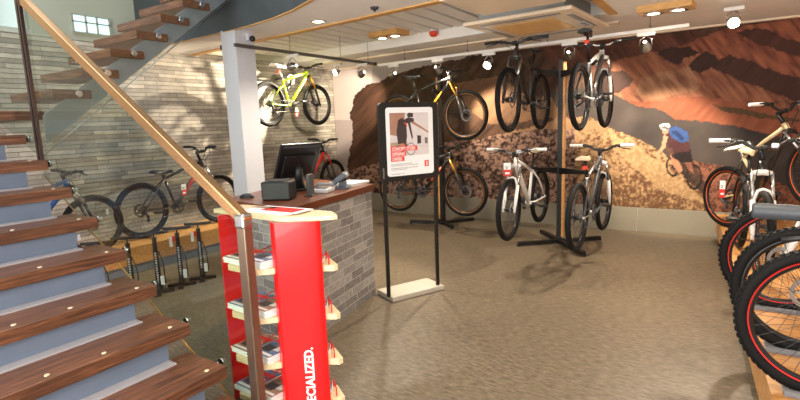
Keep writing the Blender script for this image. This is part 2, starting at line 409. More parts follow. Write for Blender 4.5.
fill(allm, (196, 184, 178), (214, 204, 198), n1)                                            # pale sky
fill(V > 120, (150, 140, 140), (178, 166, 160), n1)
fade((V > 60) & (U < 372), (172, 158, 158), 0.35)
ridge = [(344, 420), (346, 175), (352, 140), (350, 112), (356, 95), (366, 86), (381, 81), (397, 73), (430, 65), (456, 60), (482, 53.5), (501, 48), (530, 44), (560, 36), (2500, -300), (2500, 420)]
mt = inpoly(Uw, Vw, ridge)
fill(mt, (58, 40, 32), (124, 86, 60), nst*1.5-0.3)                                          # brown mountain
m = mt & inpoly(U+(n2-.5)*22, V+(n1-.5)*16, [(340, 60), (374, 78), (384, 100), (392, 130), (380, 170), (340, 190)]); fill(m, (68, 45, 34), (112, 76, 56), nst*1.4-.2)
m = mt & inpoly(U+(n2-.5)*26, V+(n1-.5)*22, [(392, 84), (430, 72), (466, 68), (484, 90), (462, 116), (430, 126), (404, 112)]); fill(m, (58, 43, 32), (112, 84, 56), nst2*1.3-.15)
m = mt & inpoly(Uw, Vw, [(455, 84), (500, 76), (520, 92), (560, 100), (560, 118), (490, 125), (460, 104)]); fill(m, (112, 78, 54), (176, 128, 86), nst)
# far right upper range
m = mt & inpoly(Uw, Vw, [(530, 40), (700, 20), (700, 62), (640, 74), (560, 72)]); fill(m, (84, 48, 36), (132, 80, 60), nst2*1.6-.3)
m = inpoly(Uw, Vw, [(612, 62), (650, 52), (690, 48), (712, 60), (745, 80), (800, 95), (1300, 140), (1300, 170), (800, 130), (720, 118), (610, 104)]); fill(m, (118, 62, 42), (196, 124, 84), nst2*1.8-.4)
m = inpoly(Uw, Vw, [(678, 46), (720, 30), (1300, -60), (1300, 130), (800, 92), (745, 76), (712, 62)]); fill(m, (118, 60, 42), (196, 112, 72), nst2*1.8-.4)
m = inpoly(Uw, Vw, [(708, 66), (730, 54), (760, 66), (800, 78), (1300, 130), (1300, 160), (800, 104), (770, 92), (738, 80)]); fill(m, (70, 42, 34), (98, 60, 46), nst)
m = inpoly(Uw, Vw, [(735, 32), (765, 28), (790, 40), (1300, 120), (1300, 150), (800, 58), (765, 46)]); fill(m, (74, 42, 34), (110, 64, 48), nst)
m = inpoly(Uw, Vw, [(656, 52), (672, 46), (690, 46), (698, 54), (684, 58), (678, 64), (664, 60)]); fill(m, (58, 36, 32), (86, 52, 42), nst)
m = inpoly(Uw, Vw, [(695, 58), (706, 51), (716, 54), (720, 64), (700, 72), (684, 70)]); fill(m, (60, 38, 33), (90, 56, 46), nst)
m = inpoly(Uw, Vw, [(600, 74), (622, 70), (634, 80), (620, 92), (602, 98)]); fill(m, (62, 42, 38), (96, 62, 50), nst)
m = inpoly(Uw, Vw, [(640, 78), (690, 66), (700, 90), (650, 100), (634, 94)]); fill(m, (140, 82, 56), (206, 148, 106), nst2*1.8-.4)
# red plain
m = inpoly(Uw, Vw*1.0, [(610, 100), (650, 102), (700, 96), (800, 112), (1300, 160), (1300, 230), (800, 146), (720, 132), (610, 108)]); fill(m, (146, 74, 46), (190, 108, 68), nst)
m = inpoly(U+(n3-.5)*5, V+(n3-.5)*4, [(712, 105), (740, 108), (775, 116), (800, 119), (800, 122), (760, 118), (725, 112)]); fill(m, (84, 66, 42), (120, 90, 52), n3)
# dark shaded hill
m = inpoly(U+(n3-.5)*4, V+(n3-.5)*4, [(548, 92), (580, 88), (617, 96), (640, 107), (662, 110), (676, 120), (705, 121), (735, 126), (800, 142), (1300, 240), (1300, 300), (800, 210), (700, 190), (650, 152), (612, 132), (560, 112)]); fill(m, (66, 58, 56), (94, 82, 76), n1*1.3-.2)
# dirt foreground
gsp = np.clip(((n3*.45+n4*.55)-0.5)*4.6+0.5, 0, 1)
m = inpoly(U+(n3-.5)*4, V+(n3-.5)*4, [(300, 182), (372, 165), (405, 152), (440, 143), (475, 140), (515, 131), (560, 118), (590, 117), (612, 129), (640, 140), (662, 152), (690, 178), (712, 206), (712, 330), (300, 330)])
fill(m, (62, 40, 36), (190, 146, 122), gsp)
mm_ = m & (U > 575); fill(mm_, (118, 80, 50), (208, 163, 112), np.clip((n3*.4+n4*.6-.5)*4+.62-np.clip((V-160)/70, 0, .5), 0, 1))
mp = m & inpoly(Uw, Vw, [(470, 134), (560, 118), (600, 122), (610, 132), (560, 128), (500, 134), (470, 140)]); fill(mp, (160, 118, 80), (206, 160, 112), n2)
mp = m & inpoly(U+(n2-.5)*10, V+(n2-.5)*8, [(612, 134), (636, 146), (668, 168), (700, 196), (712, 206), (660, 190), (615, 150)]); fade(mp, (226, 182, 122), 0.45)
m = inpoly(U+(n3-.5)*3, V+(n3-.5)*3, [(690, 160), (712, 164), (740, 170), (800, 190), (1300, 300), (1300, 420), (700, 330), (706, 204), (696, 184)]); fill(m, (96, 56, 42), (166, 104, 76), gsp)
m = inpoly(U, V, [(676, 152), (694, 162), (712, 200), (702, 192), (684, 178)]); fill(m, (60, 44, 38), (92, 66, 52), gsp)
# the small rider in the picture
def prt(poly, c, w=0.6):
    m = inpoly(U+(n3-.5)*w, V+(n3-.5)*w, poly); fill(m, tuple(v*0.85 for v in c), tuple(min(255, v*1.12) for v in c), n3)
def circ(x, y, r, r2=None, n=14): return [(x+r*math.cos(2*PI*k/n), y+(r2 or r)*math.sin(2*PI*k/n)) for k in range(n)]
rw = ((U-694)/7.5)**2+((V-177)/12)**2; prt_m = (rw < 1.15) & (rw > .72); colr[prt_m] = C(42, 32, 28)
rw = ((U-673)/6.5)**2+((V-166)/10)**2; prt_m = (rw < 1.15) & (rw > .7); colr[prt_m] = C(52, 40, 34)
prt([(672, 164), (692, 176), (690, 179), (671, 168)], (62, 48, 44))
prt([(670, 154), (677, 158), (683, 170), (679, 174), (672, 164)], (196, 132, 96))
prt([(684, 160), (691, 160), (694, 174), (688, 170)], (150, 92, 66))
prt([(669, 148), (690, 146), (693, 162), (682, 163), (672, 157)], (44, 32, 34))
prt([(664, 134), (674, 131), (690, 143), (690, 151), (676, 153), (668, 147)], (86, 48, 50))
prt([(668, 128), (676, 126), (688, 132), (689, 141), (681, 143), (671, 137)], (56, 92, 158))
prt([(671, 132), (676, 130), (684, 138), (682, 141)], (36, 60, 116))
prt([(664, 135), (668, 137), (665, 148), (658, 156), (655, 157), (655, 154), (661, 147)], (214, 162, 122))
prt([(665, 148), (672, 148), (675, 155), (668, 153)], (110, 70, 60))
prt(circ(665.5, 131, 3.4, 3.6), (206, 150, 116)); prt(circ(665, 126.5, 5.2, 3.6), (232, 226, 220)); prt([(661, 127), (665, 126), (669, 128), (669, 129), (662, 129)], (120, 108, 104))
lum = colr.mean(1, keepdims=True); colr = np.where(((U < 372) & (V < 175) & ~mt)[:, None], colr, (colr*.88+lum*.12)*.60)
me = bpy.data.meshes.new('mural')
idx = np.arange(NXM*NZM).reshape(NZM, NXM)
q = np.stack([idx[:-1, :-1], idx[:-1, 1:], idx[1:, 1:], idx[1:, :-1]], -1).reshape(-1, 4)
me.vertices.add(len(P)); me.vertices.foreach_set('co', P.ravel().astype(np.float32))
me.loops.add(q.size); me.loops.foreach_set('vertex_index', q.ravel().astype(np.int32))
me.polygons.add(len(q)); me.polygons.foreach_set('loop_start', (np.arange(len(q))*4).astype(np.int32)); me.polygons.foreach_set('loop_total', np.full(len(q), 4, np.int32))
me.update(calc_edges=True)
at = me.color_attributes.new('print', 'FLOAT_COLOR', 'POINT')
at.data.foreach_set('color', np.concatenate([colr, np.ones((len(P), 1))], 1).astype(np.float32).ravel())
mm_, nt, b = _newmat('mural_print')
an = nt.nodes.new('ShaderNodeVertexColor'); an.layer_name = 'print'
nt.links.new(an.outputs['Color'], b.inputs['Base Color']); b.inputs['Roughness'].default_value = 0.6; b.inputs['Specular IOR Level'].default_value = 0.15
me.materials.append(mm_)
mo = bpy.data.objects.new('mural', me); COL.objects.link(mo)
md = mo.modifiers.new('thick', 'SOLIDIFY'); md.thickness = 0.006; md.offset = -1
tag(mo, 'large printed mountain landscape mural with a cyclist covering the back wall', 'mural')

# ------------------------------------------------------------------ staircase, lower flight
RISE, GO, TH = 0.174, 0.283, 0.066
def tread_bm(x0, x1, y0, y1, ztop): 
    bm = nb(); add_box(bm, ((x0+x1)/2, (y0+y1)/2, ztop-TH/2), (x1-x0, y1-y0, TH), bev=0.003); return bm
YT0, YT1 = 0.42, 1.505
st = thing('staircase', 'lower flight of dark wooden stair treads with blue grey riser plates at left', 'stairs', (-3.2, 0.96, 0))
inv = Matrix.Translation(-st.location)
def loc_bm(bm, t=None): bmesh.ops.transform(bm, matrix=inv if t is None else t, verts=bm.verts); return bm
for k in range(1, 10):
    xf = -1.805-GO*(k-1); z = RISE*k
    t = obj('tread', loc_bm(tread_bm(xf-0.335, xf, YT0, YT1, z)), 'treadwood', st)
    for yy in (0.62, 0.84, 1.08, 1.42):
        bm = nb(); add_disc(bm, (xf-0.045, yy, z+0.001), (0, 0, 1), 0.011, 0.004, 12)
        obj('anti_slip_stud', loc_bm(bm), 'stud', t)
    bm = nb(); add_disc(bm, (xf-0.12, YT1+0.018, z-0.033), (0, 1, 0), 0.014, 0.05, 14); add_disc(bm, (xf-0.12, YT1+0.056, z-0.033), (0, 1, 0), 0.022, 0.012, 16)
    obj('standoff_bolt', loc_bm(bm), 'chrome', t)
    bm = nb()
    add_box(bm, (xf-0.318, (YT0+1.385)/2, z+(RISE-TH)/2), (0.012, 1.385-YT0, RISE-TH), mi=0)
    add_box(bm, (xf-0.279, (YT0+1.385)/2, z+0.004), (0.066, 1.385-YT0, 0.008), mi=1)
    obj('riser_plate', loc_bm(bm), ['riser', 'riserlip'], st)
bm = nb()
xa, xb = -1.76, -4.2
for yy in (0.80, 1.12):
    add_plate(bm, [(xa-0.5, yy, 0.0), (xa-0.2, yy, 0.0), (xb, yy, RISE*7.6), (xb, yy, RISE*8.5)], (0, 1, 0), 0.03)
obj('stringer', loc_bm(bm), 'riser', st)
# landing + upper flight
ZL = RISE*10
up = thing('staircase', 'upper flight of wooden treads with bolted ends rising over the shop', 'stairs', (-4.7, 2.6, 0))
inv2 = Matrix.Translation(-up.location)
obj('landing', loc_bm(tread_bm(-5.2, -4.37, YT0, 1.76, ZL), inv2), 'treadwood', up)
XU = -4.2
for k in range(8):
    y0 = 1.755+0.235*k; z = 1.895+0.1705*k
    bm = nb(); add_box(bm, (XU-0.36, y0+0.1425, z-TH/2), (0.72, 0.285, TH), bev=0.003)
    t = obj('tread', loc_bm(bm, inv2), 'treadwood2', up)
    bm = nb(); add_disc(bm, (XU+0.012, y0+0.17, z-TH/2), (1, 0, 0), 0.013, 0.05, 14); add_disc(bm, (XU+0.047, y0+0.17, z-TH/2), (1, 0, 0), 0.024, 0.014, 16)
    obj('standoff_bolt', loc_bm(bm, inv2), 'chrome', t)
bm = nb(); xs = -4.235
add_plate(bm, [(xs, 1.70, 1.50), (xs, 3.54, 2.90), (xs, 3.54, 3.10), (xs, 1.70, 1.70)], (-1, 0, 0), 0.02)
obj('stringer', loc_bm(bm, inv2), 'stringer', up)
# balustrade of the upper flight
ub = thing('glass_balustrade', 'grey glass side panel bolted to the ends of the upper stair treads', 'balustrade', (-4.16, 2.6, 2))
inv3 = Matrix.Translation(-ub.location)
bm = nb(); add_plate(bm, [(-4.165, 1.62, 1.40), (-4.165, 3.48, 2.86), (-4.165, 3.48, 3.9), (-4.165, 1.62, 2.45)], (1, 0, 0), 0.014); obj('glass_panel', loc_bm(bm, inv3), 'glass2', ub)
bm = nb(); add_tube(bm, [(-4.158, 1.62, 1.40), (-4.158, 3.48, 2.86)], 0.005, 6); obj('edge_strip', loc_bm(bm, inv3), 'steel', ub)
# balustrade of the lower flight
YG = 1.555
lb = thing('glass_balustrade', 'clear glass side panel under the sloping bronze handrail of the lower stairs', 'balustrade', (-2.9, YG, 0))
inv4 = Matrix.Translation(-lb.location)
def ln(xv, x0, z0, s): return z0+(xv-x0)*s
SL = -0.655
bm = nb(); x0, x1 = -1.935, -4.0
add_plate(bm, [(x0, YG, 0.06), (x0, YG, 1.09), (x1, YG, ln(x1, x0, 1.09, SL)), (x1, YG, ln(x1, -2.95, 0.62, -0.62)), (-2.05, YG, 0.06)], (0, 1, 0), 0.014)
obj('glass_panel', loc_bm(bm, inv4), 'glass', lb)
bm = nb(); add_tube(bm, [(-2.12, YG+.007, 0.10), (x1, YG+.007, ln(x1, -2.95, 0.62, -0.62))], 0.0045, 6); obj('edge_strip', loc_bm(bm, inv4), 'gold', lb)
def bar(bm, a, b, w, h, up=Vector((0, 0, 1))):
    a = Vector(a); b = Vector(b); d = (b-a).normalized(); s = d.cross(up).normalized(); u = s.cross(d).normalized()
    vs = []
    for p in (a, b):
        vs.append([bm.verts.new(p+s*sx*w/2+u*sz*h/2) for sx, sz in ((-1, -1), (1, -1), (1, 1), (-1, 1))])
    A, B = vs
    bm.faces.new(A); bm.faces.new(list(reversed(B)))
    for k in range(4): bm.faces.new((A[k], A[(k+1) % 4], B[(k+1) % 4], B[k]))
bm = nb(); bar(bm, (x0+0.03, YG+.007, 1.106), (x1-0.35, YG+.007, ln(x1-0.35, x0+.02, 1.112, SL)), 0.05, 0.055); bmesh.ops.bevel(bm, geom=list(bm.edges), offset=0.006, segments=2, affect='EDGES', profile=.5)
obj('handrail', loc_bm(bm, inv4), 'bronze', lb, 'sloping bronze handrail')
bm = nb(); add_box(bm, (x0+0.005, YG+.007, 0.57), (0.062, 0.05, 1.14), bev=0.006); obj('newel_post', loc_bm(bm, inv4), 'newel', lb)
bm = nb(); add_box(bm, (x0+0.003, YG+.007, 1.112), (0.072, 0.06, 0.075), bev=0.012); obj('newel_cap', loc_bm(bm, inv4), 'steel', lb)
bm = nb(); bar(bm, (x1, YG-0.012, 1.36), (x1, YG-0.012, 3.0), 0.026, 0.02, Vector((0, 1, 0))); bar(bm, (x1+0.04, YG-0.012, 1.36), (x1+0.04, YG-0.012, 3.0), 0.016, 0.02, Vector((0, 1, 0))); add_box(bm, (x1+0.018, YG-.012, 1.37), (0.06, 0.016, 0.03))
obj('clamp_post', loc_bm(bm, inv4), ['darksteel'], lb)
lb2 = thing('glass_balustrade', 'clear glass panel guarding the stair landing at far left', 'balustrade', (-4.5, YG, 1.4))
bm = nb(); add_plate(bm, [(-4.06, YG, 1.42), (-4.06, YG, 2.46), (-4.95, YG, 2.9), (-4.95, YG, 1.8)], (0, 1, 0), 0.014)
obj('glass_panel', loc_bm(bm, Matrix.Translation(-lb2.location)), 'glass', lb2)

# ------------------------------------------------------------------ bicycles
def make_bike(label, frame='blkframe', fork=None, rim='blkrim', saddle='black', grips='rubber', accent=None, R=0.335,
              stan='alu', sus=False, steer=0.0, rise=0.03, seat=0.18, barw=0.66, knobs=False, refl=False, disc=True, spokes=28,
              reflector=False, light=False, tyre_r=0.027, stemc='black', seg=44, bell=False, decal=None, group=None, riser_stem=0.0, barends=False, name='mountain_bike'):
    t = thing(name, label, 'bicycle', group=group)
    fork = fork or frame
    rh = Vector((-0.535, 0, R)); fh = Vector((0.535, 0, R)); bb = Vector((-0.105, 0, R-0.02))
    ax = Vector((-math.cos(math.radians(70)), 0, math.sin(math.radians(70))))
    crown = fh+ax*0.475+Vector((-0.035, 0, 0.0)); htop = crown+ax*0.095
    sdir = Vector((-math.cos(math.radians(73)), 0, math.sin(math.radians(73))))
    stop_ = bb+sdir*0.41; spt = stop_+sdir*seat
    piv = crown.copy()
    SM = Matrix.Translation(piv) @ Matrix.Rotation(steer, 4, ax) @ Matrix.Translation(-piv)
    def fin(bm):
        if steer: bmesh.ops.transform(bm, matrix=SM, verts=bm.verts)
        return bm
    def wheel(nm, hub, turn):
        f = fin if turn else (lambda b_: b_)
        bm = nb(); r0 = R-tyre_r
        add_ring(bm, hub, (0, 1, 0), [(r0+tyre_r*math.cos(a), tyre_r*math.sin(a)) for a in [2*PI*j/10 for j in range(10)]], seg)
        if knobs:
            for k in range(64):
                for s in (-1, 0, 1):
                    a = 2*PI*(k+0.5*(s == 0))/64; rr = R+0.0015-(0.007 if s else 0); 
                    c = hub+Vector((math.cos(a)*rr, s*0.0165, math.sin(a)*rr))
                    mt = Matrix.Translation(c) @ Matrix.Rotation(-a, 4, 'Y')
                    add_box(bm, (0, 0, 0), (0.006, 0.012, 0.018), mtx=mt)
        w = obj(nm, f(bm), 'tyre', t)
        bm = nb(); ro = R-2*tyre_r+0.004
        add_ring(bm, hub, (0, 1, 0), [(ro+.004, -0.013), (ro+0.006, 0), (ro+.004, 0.013), (ro-0.016, 0.011), (ro-0.023, 0), (ro-0.016, -0.011)], seg)
        rmo = obj('rim', f(bm), 'blkrim' if rim != 'alu' else rim, w)
        if rim not in ('alu', 'blkrim'):
            bm = nb(); add_ring(bm, hub, (0, 1, 0), [(ro+.006, -0.0145), (ro+0.006, 0.0145), (ro-0.005, 0.0145), (ro-.005, -0.0145)], seg); obj('rim_stripe', f(bm), rim, w)
        bm = nb()
        for k in range(spokes):
            a = 2*PI*k/spokes; s = 1 if k % 2 else -1; a2 = a+(0.55 if (k//2) % 2 else -0.55)
            p0 = hub+Vector((math.cos(a2)*0.022, s*0.028, math.sin(a2)*0.022)); p1 = hub+Vector((math.cos(a)*(ro-0.018), 0, math.sin(a)*(ro-0.018)))
            add_tube(bm, [p0, p1], 0.0013, 4, cap=False)
        obj('spokes', f(bm), 'darkgrey' if rim != 'alu' else 'alu', w)
        bm = nb(); add_tube(bm, [hub+Vector((0, y, 0)) for y in (-0.055, -0.03, -0.028, 0.028, 0.03, 0.055)], [0.01, 0.012, 0.025, 0.025, 0.012, 0.01], 12)
        obj('hub', f(bm), 'black', w)
        if disc:
            bm = nb(); add_ring(bm, hub+Vector((0, 0.038, 0)), (0, 1, 0), [(0.082, -0.001), (0.082, 0.001), (0.062, 0.001), (0.062, -0.001)], 28, smooth=False)
            for k in range(5):
                a = 2*PI*k/5; add_tube(bm, [hub+Vector((0, .038, 0)), hub+Vector((math.cos(a)*0.066, .038, math.sin(a)*0.066))], 0.005, 4)
            obj('brake_disc', f(bm), 'steel', w)
        if refl:
            bm = nb()
            for k in (0.6, 0.6+PI):
                add_box(bm, hub+Vector((math.cos(k)*0.2, 0, math.sin(k)*0.2)), (0.03, 0.008, 0.07), bev=.003)
            obj('wheel_reflector', f(bm), 'reflwhite', w)
        if turn is False:
            bm = nb()
            for k, rr in enumerate((0.052, 0.044, 0.036, 0.028)): add_disc(bm, hub+Vector((0, -0.032-0.005*k, 0)), (0, 1, 0), rr, 0.0025, 24)
            obj('cassette', bm, 'steel', w)
        return w
    wheel('rear_wheel', rh, False); wheel('front_wheel', fh, True)
    # frame
    bm = nb()
    add_tube(bm, [crown-ax*0.005, htop], [0.024, 0.026], 12)
    tt0 = htop-ax*0.03; tt1 = stop_-sdir*0.03
    add_tube(bm, [tt0, tt0.lerp(tt1, .5)+Vector((0, 0, .012)), tt1], [0.021, 0.018, 0.015], 10, mi=0)
    dt0 = crown+ax*0.035
    add_tube(bm, [dt0, dt0.lerp(bb, .15)+Vector((.0, 0, -.012)), dt0.lerp(bb, .6), bb], [0.024, 0.027, 0.026, 0.024], 10, mi=1 if accent else 0)
    add_tube(bm, [bb, stop_], [0.018, 0.0165], 10)
    add_tube(bm, [bb-Vector((0, .037, 0)), bb+Vector((0, .037, 0))], 0.022, 12)
    for s in (-1, 1):
        add_tube(bm, [bb+Vector((-.03, s*.02, 0)), bb+Vector((-.12, s*.045, .0)), rh+Vector((0.02, s*.062, -0.004)), rh+Vector((-.012, s*.062, 0))], [.012, .011, .009, .011], 8)
        add_tube(bm, [stop_-sdir*(0.03 if not sus else .09)+Vector((0, s*.014, 0)), rh.lerp(stop_, .62)+Vector((0, s*.045, 0)), rh+Vector((0, s*.062, .0))], [.010, .009, .009], 8, mi=1 if accent else 0)
    fr = obj('frame', bm, [frame, accent or frame], t)
    if decal:
        bm = nb()
        for s in (-1, 1):
            d = (bb-dt0); p = dt0+d*.3; e = d.normalized()
            add_tube(bm, [p+Vector((0, s*.0075, 0)), p+d*.38+Vector((0, s*.0075, 0))], .0215, 8)
        obj('decal', bm, decal, fr)
    if sus:
        bm = nb(); a = stop_.lerp(bb, .45)+Vector((.01, 0, 0)); b2 = tt0.lerp(tt1, .55)+Vector((0, 0, -.02))
        add_tube(bm, [a, a.lerp(b2, .45), a.lerp(b2, .46), b2], [.017, .017, .011, .011], 10); obj('rear_shock', bm, 'black', fr)
    # fork
    bm = nb()
    for s in (-1, 1):
        low = fh+Vector((0, s*.062, 0)); topl = fh+ax*0.27+Vector((0, s*.062, 0))
        add_tube(bm, [low-ax*.03, low, low.lerp(topl, .3), topl], [.011, .014, .0185, .0195], 10)
    ab = fh+ax*0.29+Vector((.03, 0, .02)); 
    add_tube(bm, [fh+ax*.25+Vector((0, -.062, 0)), fh+ax*.345+Vector((.02, -.035, 0)), fh+ax*.36+Vector((.022, 0, 0)), fh+ax*.345+Vector((.02, .035, 0)), fh+ax*.25+Vector((0, .062, 0))], .012, 8)
    fk = obj('fork', fin(bm), fork, t)
    bm = nb()
    for s in (-1, 1): add_tube(bm, [fh+ax*.26+Vector((0, s*.062, 0)), crown+Vector((0, s*.062, 0))], .0145, 10)
    obj('fork_stanchion', fin(bm), stan, fk)
    bm = nb(); add_tube(bm, [crown+Vector((0, -.062, 0)), crown+Vector((0, 0, .012)), crown+Vector((0, .062, 0))], [.019, .026, .019], 10); obj('fork_crown', fin(bm), fork, fk)
    if disc:
        bm = nb(); add_box(bm, fh+Vector((-.07, .045, .045)), (.05, .03, .05), bev=.006); obj('brake_caliper', fin(bm), 'darkgrey', fk)
    # stem + handlebar
    sb = htop+ax*(0.045+riser_stem); bc = sb+Vector((.075, 0, .012))
    bm = nb(); add_tube(bm, [htop, sb+ax*.02], .018, 10); add_tube(bm, [sb, bc], [.017, .018], 10); add_tube(bm, [bc+Vector((0, -.022, 0)), bc+Vector((0, .022, 0))], .021, 12)
    obj('stem', fin(bm), stemc, t)
    hw = barw/2; bk = -.03
    bp = [Vector((bk, -hw, rise)), Vector((bk*.4, -hw*.45, rise)), Vector((0, -hw*.18, 0)), Vector((0, hw*.18, 0)), Vector((bk*.4, hw*.45, rise)), Vector((bk, hw, rise))]
    bm = nb(); add_tube(bm, [bc+p for p in bp], .0135, 10)
    hb = obj('handlebar', fin(bm), 'blkframe' if frame not in ('whtfr',) else 'alu', t)
    for s in (-1, 1):
        e = Vector((bk, s*hw, rise)); i_ = Vector((bk*.75, s*(hw-.13), rise))
        bm = nb(); add_tube(bm, [bc+e+Vector((0, s*.004, 0)), bc+e, bc+i_, bc+i_-Vector((0, s*.004, 0))], [.014, .0175, .0165, .019], 12); obj('grip', fin(bm), grips, hb)
        bm = nb(); c0 = bc+Vector((bk*.6, s*(hw-.165), rise))
        add_tube(bm, [c0, c0+Vector((.03, 0, -.012)), c0+Vector((.055, s*.03, -.03)), c0+Vector((.06, s*.12, -.045))], [.011, .009, .006, .005], 8)
        add_box(bm, c0+Vector((.012, -s*.035, -.012)), (.04, .045, .026), bev=.006)
        obj('brake_lever', fin(bm), 'black', hb)
        if barends:
            bm = nb(); add_tube(bm, [bc+e, bc+e+Vector((.06, 0, .03)), bc+e+Vector((.11, -s*.02, .05))], .011, 8); obj('bar_end', fin(bm), grips, hb)
    # cables
    bm = nb()
    for s, o in ((-1, .0), (1, .0), (1, -.012)):
        c0 = bc+Vector((.02, s*(hw-.2), rise-.012))
        add_tube(bm, [c0, c0+Vector((.06, -s*.06, .0)), bc+Vector((.075, s*.05, -.04+o)), crown+ax*.09+Vector((.05, s*.03, o)), crown+ax*.03+Vector((-.03, s*.028, 0)) if o else crown-ax*.1+Vector((.02, s*.05, 0))], .0035, 5)
    obj('brake_cable', fin(bm), 'black', hb)
    if light:
        bm = nb(); add_box(bm, bc+Vector((.03, .06, .02)), (.035, .045, .035), bev=.008); obj('front_reflector', fin(bm), 'reflwhite', hb)
    # seat
    bm = nb(); add_tube(bm, [stop_-sdir*.02, spt], .0135, 10); add_disc(bm, stop_, sdir, .02, .024); sp_ = obj('seat_post', bm, 'black' if saddle != 'white' else 'alu', t)
    bm = nb(); s0 = spt+Vector((0, 0, .03)); rows = []
    prof = [(-.135, .070, .012), (-.10, .074, .014), (-.05, .060, .008), (0.0, .038, .0), (.06, .024, .0), (.12, .019, .0), (.145, .010, -.008)]
    for px_, w_, zz in prof:
        rows.append([bm.verts.new(s0+Vector((px_, w_*math.cos(a), zz+.020*math.sin(a)-(.018*abs(math.cos(a))**2)))) for a in [2*PI*j/12 for j in range(12)]])
    for A, B in zip(rows[:-1], rows[1:]):
        for j in range(12):
            f = bm.faces.new((A[j], A[(j+1) % 12], B[(j+1) % 12], B[j])); f.smooth = True
    bm.faces.new(rows[0]); bm.faces.new(list(reversed(rows[-1])))
    sd = obj('saddle', bm, saddle, t)
    bm = nb()
    for s in (-1, 1): add_tube(bm, [s0+Vector((-.09, s*.03, .0)), s0+Vector((-.05, s*.022, -.03)), s0+Vector((.04, s*.022, -.03)), s0+Vector((.11, s*.01, -.004))], .004, 6)
    obj('saddle_rail', bm, 'steel', sd)
    if reflector:
        bm = nb(); c = spt+Vector((-.03, 0, -.06)); add_box(bm, c, (.018, .05, .04), bev=.006); obj('rear_reflector', bm, 'reflred', sp_)
    # drive train (right side = -y)
    bm = nb()
    for rr, yy in ((.085, -.052), (.066, -.045)):
        add_ring(bm, bb+Vector((0, yy, 0)), (0, 1, 0), [(rr, -.0015), (rr, .0015), (rr-.014, .0015), (rr-.014, -.0015)], 32, smooth=False)
    for k in range(4):
        a = 2*PI*k/4+.4; add_tube(bm, [bb+Vector((0, -.052, 0)), bb+Vector((math.cos(a)*.074, -.052, math.sin(a)*.074))], .007, 6)
    ca = 0.35
    dv = Vector((math.cos(ca), 0, math.sin(ca)))*.17
    add_tube(bm, [bb+Vector((0, -.07, 0)), bb+dv+Vector((0, -.082, 0))], [.015, .011], 8); add_tube(bm, [bb+Vector((0, .07, 0)), bb-dv+Vector((0, .082, 0))], [.015, .011], 8)
    add_tube(bm, [bb+Vector((0, -.075, 0)), bb+Vector((0, .075, 0))], .011, 10)
    cr = obj('crankset', bm, 'darkgrey', t)
    for s, p in ((-1, bb+dv), (1, bb-dv)):
        bm = nb(); add_box(bm, p+Vector((0, s*.135, 0)), (.085, .085, .022), bev=.006); add_tube(bm, [p+Vector((0, s*.082, 0)), p+Vector((0, s*.1, 0))], .007, 8); obj('pedal', bm, 'black', cr)
    bm = nb(); yy = -.05
    add_tube(bm, [bb+Vector((0, yy, .078)), rh+Vector((0, yy+.004, .04))], .0035, 5)
    add_tube(bm, [bb+Vector((0, yy, -.078)), rh+Vector((.05, yy+.004, -.13)), rh+Vector((.02, yy+.004, -.135)), rh+Vector((.035, yy+.004, -.07)), rh+Vector((.03, yy+.004, -.02))], .0035, 5)
    obj('chain', bm, 'darkgrey', t)
    bm = nb(); add_tube(bm, [rh+Vector((-.005, -.065, -.01)), rh+Vector((.005, -.075, -.045)), rh+Vector((.03, -.066, -.07)), rh+Vector((.035, -.055, -.135))], [.012, .014, .012, .008], 8)
    add_disc(bm, rh+Vector((.03, -.05, -.125)), (0, 1, 0), .02, .006, 12); add_disc(bm, rh+Vector((.032, -.05, -.07)), (0, 1, 0), .02, .006, 12)
    obj('rear_derailleur', bm, 'darkgrey', t)
    return t
def place(b, x, y, z, rz, pitch=0.0, roll=0.0):
    b.location = (x, y, z); b.rotation_mode = 'XYZ'; b.rotation_euler = (roll, pitch, math.radians(rz)); return b

# ------------------------------------------------------------------ platforms for bikes
PZ = 0.30
def platform(name, poly, label, front):
    t = thing(name, label, 'platform', (poly[0][0], poly[0][1], 0))
    iv = Matrix.Translation(-t.location)
    bm = nb(); add_prism(bm, poly, 0.105, PZ); bmesh.ops.transform(bm, matrix=iv, verts=bm.verts); obj('deck', bm, 'platwood', t)
    cx = sum(p[0] for p in poly)/len(poly)
    bm = nb(); add_prism(bm, [(p[0]+front if (p[0]-cx)*front < 0 else p[0], p[1]) for p in poly], 0.0, 0.1045); bmesh.ops.transform(bm, matrix=iv, verts=bm.verts); obj('kick_board', bm, 'tray', t)
    return t
platform('display_platform', [(-5.42, -0.6), (-5.42, YB-.03), (XL+.005, YB-.03), (XL+.005, -0.6)], 'low timber display platform along the stone wall', -0.03)
platform('display_platform', [(0.37, 0.3), (-0.02, YB-.03), (XR-.01, YB-.03), (XR-.01, 0.3)], 'low timber display platform along the right side under parked bikes', 0.04)

# ------------------------------------------------------------------ the bikes
G1 = 'bicycles on show'
b = make_bike('lime green full suspension bike with white saddle hung high on the stone wall', 'lime', 'black', saddle='white', stan='gold', sus=True, accent='lime', grips='rubber', reflector=True, group=G1)
place(b, -5.72, 5.80, 1.572, 90)
b = make_bike('black and red bike on the platform behind the till monitor', 'blkframe', 'charcoal', accent='redfr', grips='rubber', stan='redfr', rise=.05, group=G1, seat=.09, riser_stem=.06); place(b, -5.75, 6.13, PZ, 90)
b = make_bike('black bike with red details on the platform behind the handrail, before the stone wall', 'blkframe', 'charcoal', accent='charcoal', decal='redfr', rise=.06, group=G1, seat=.03, riser_stem=.06); place(b, -5.76, 3.74, PZ, 90)
b = make_bike('dark bike with blue frame and wheel reflectors half hidden behind the stair treads', 'bluefr', 'black', refl=True, group=G1); place(b, -5.52, 2.03, PZ, 90); b.scale = (.94, .94, .94)
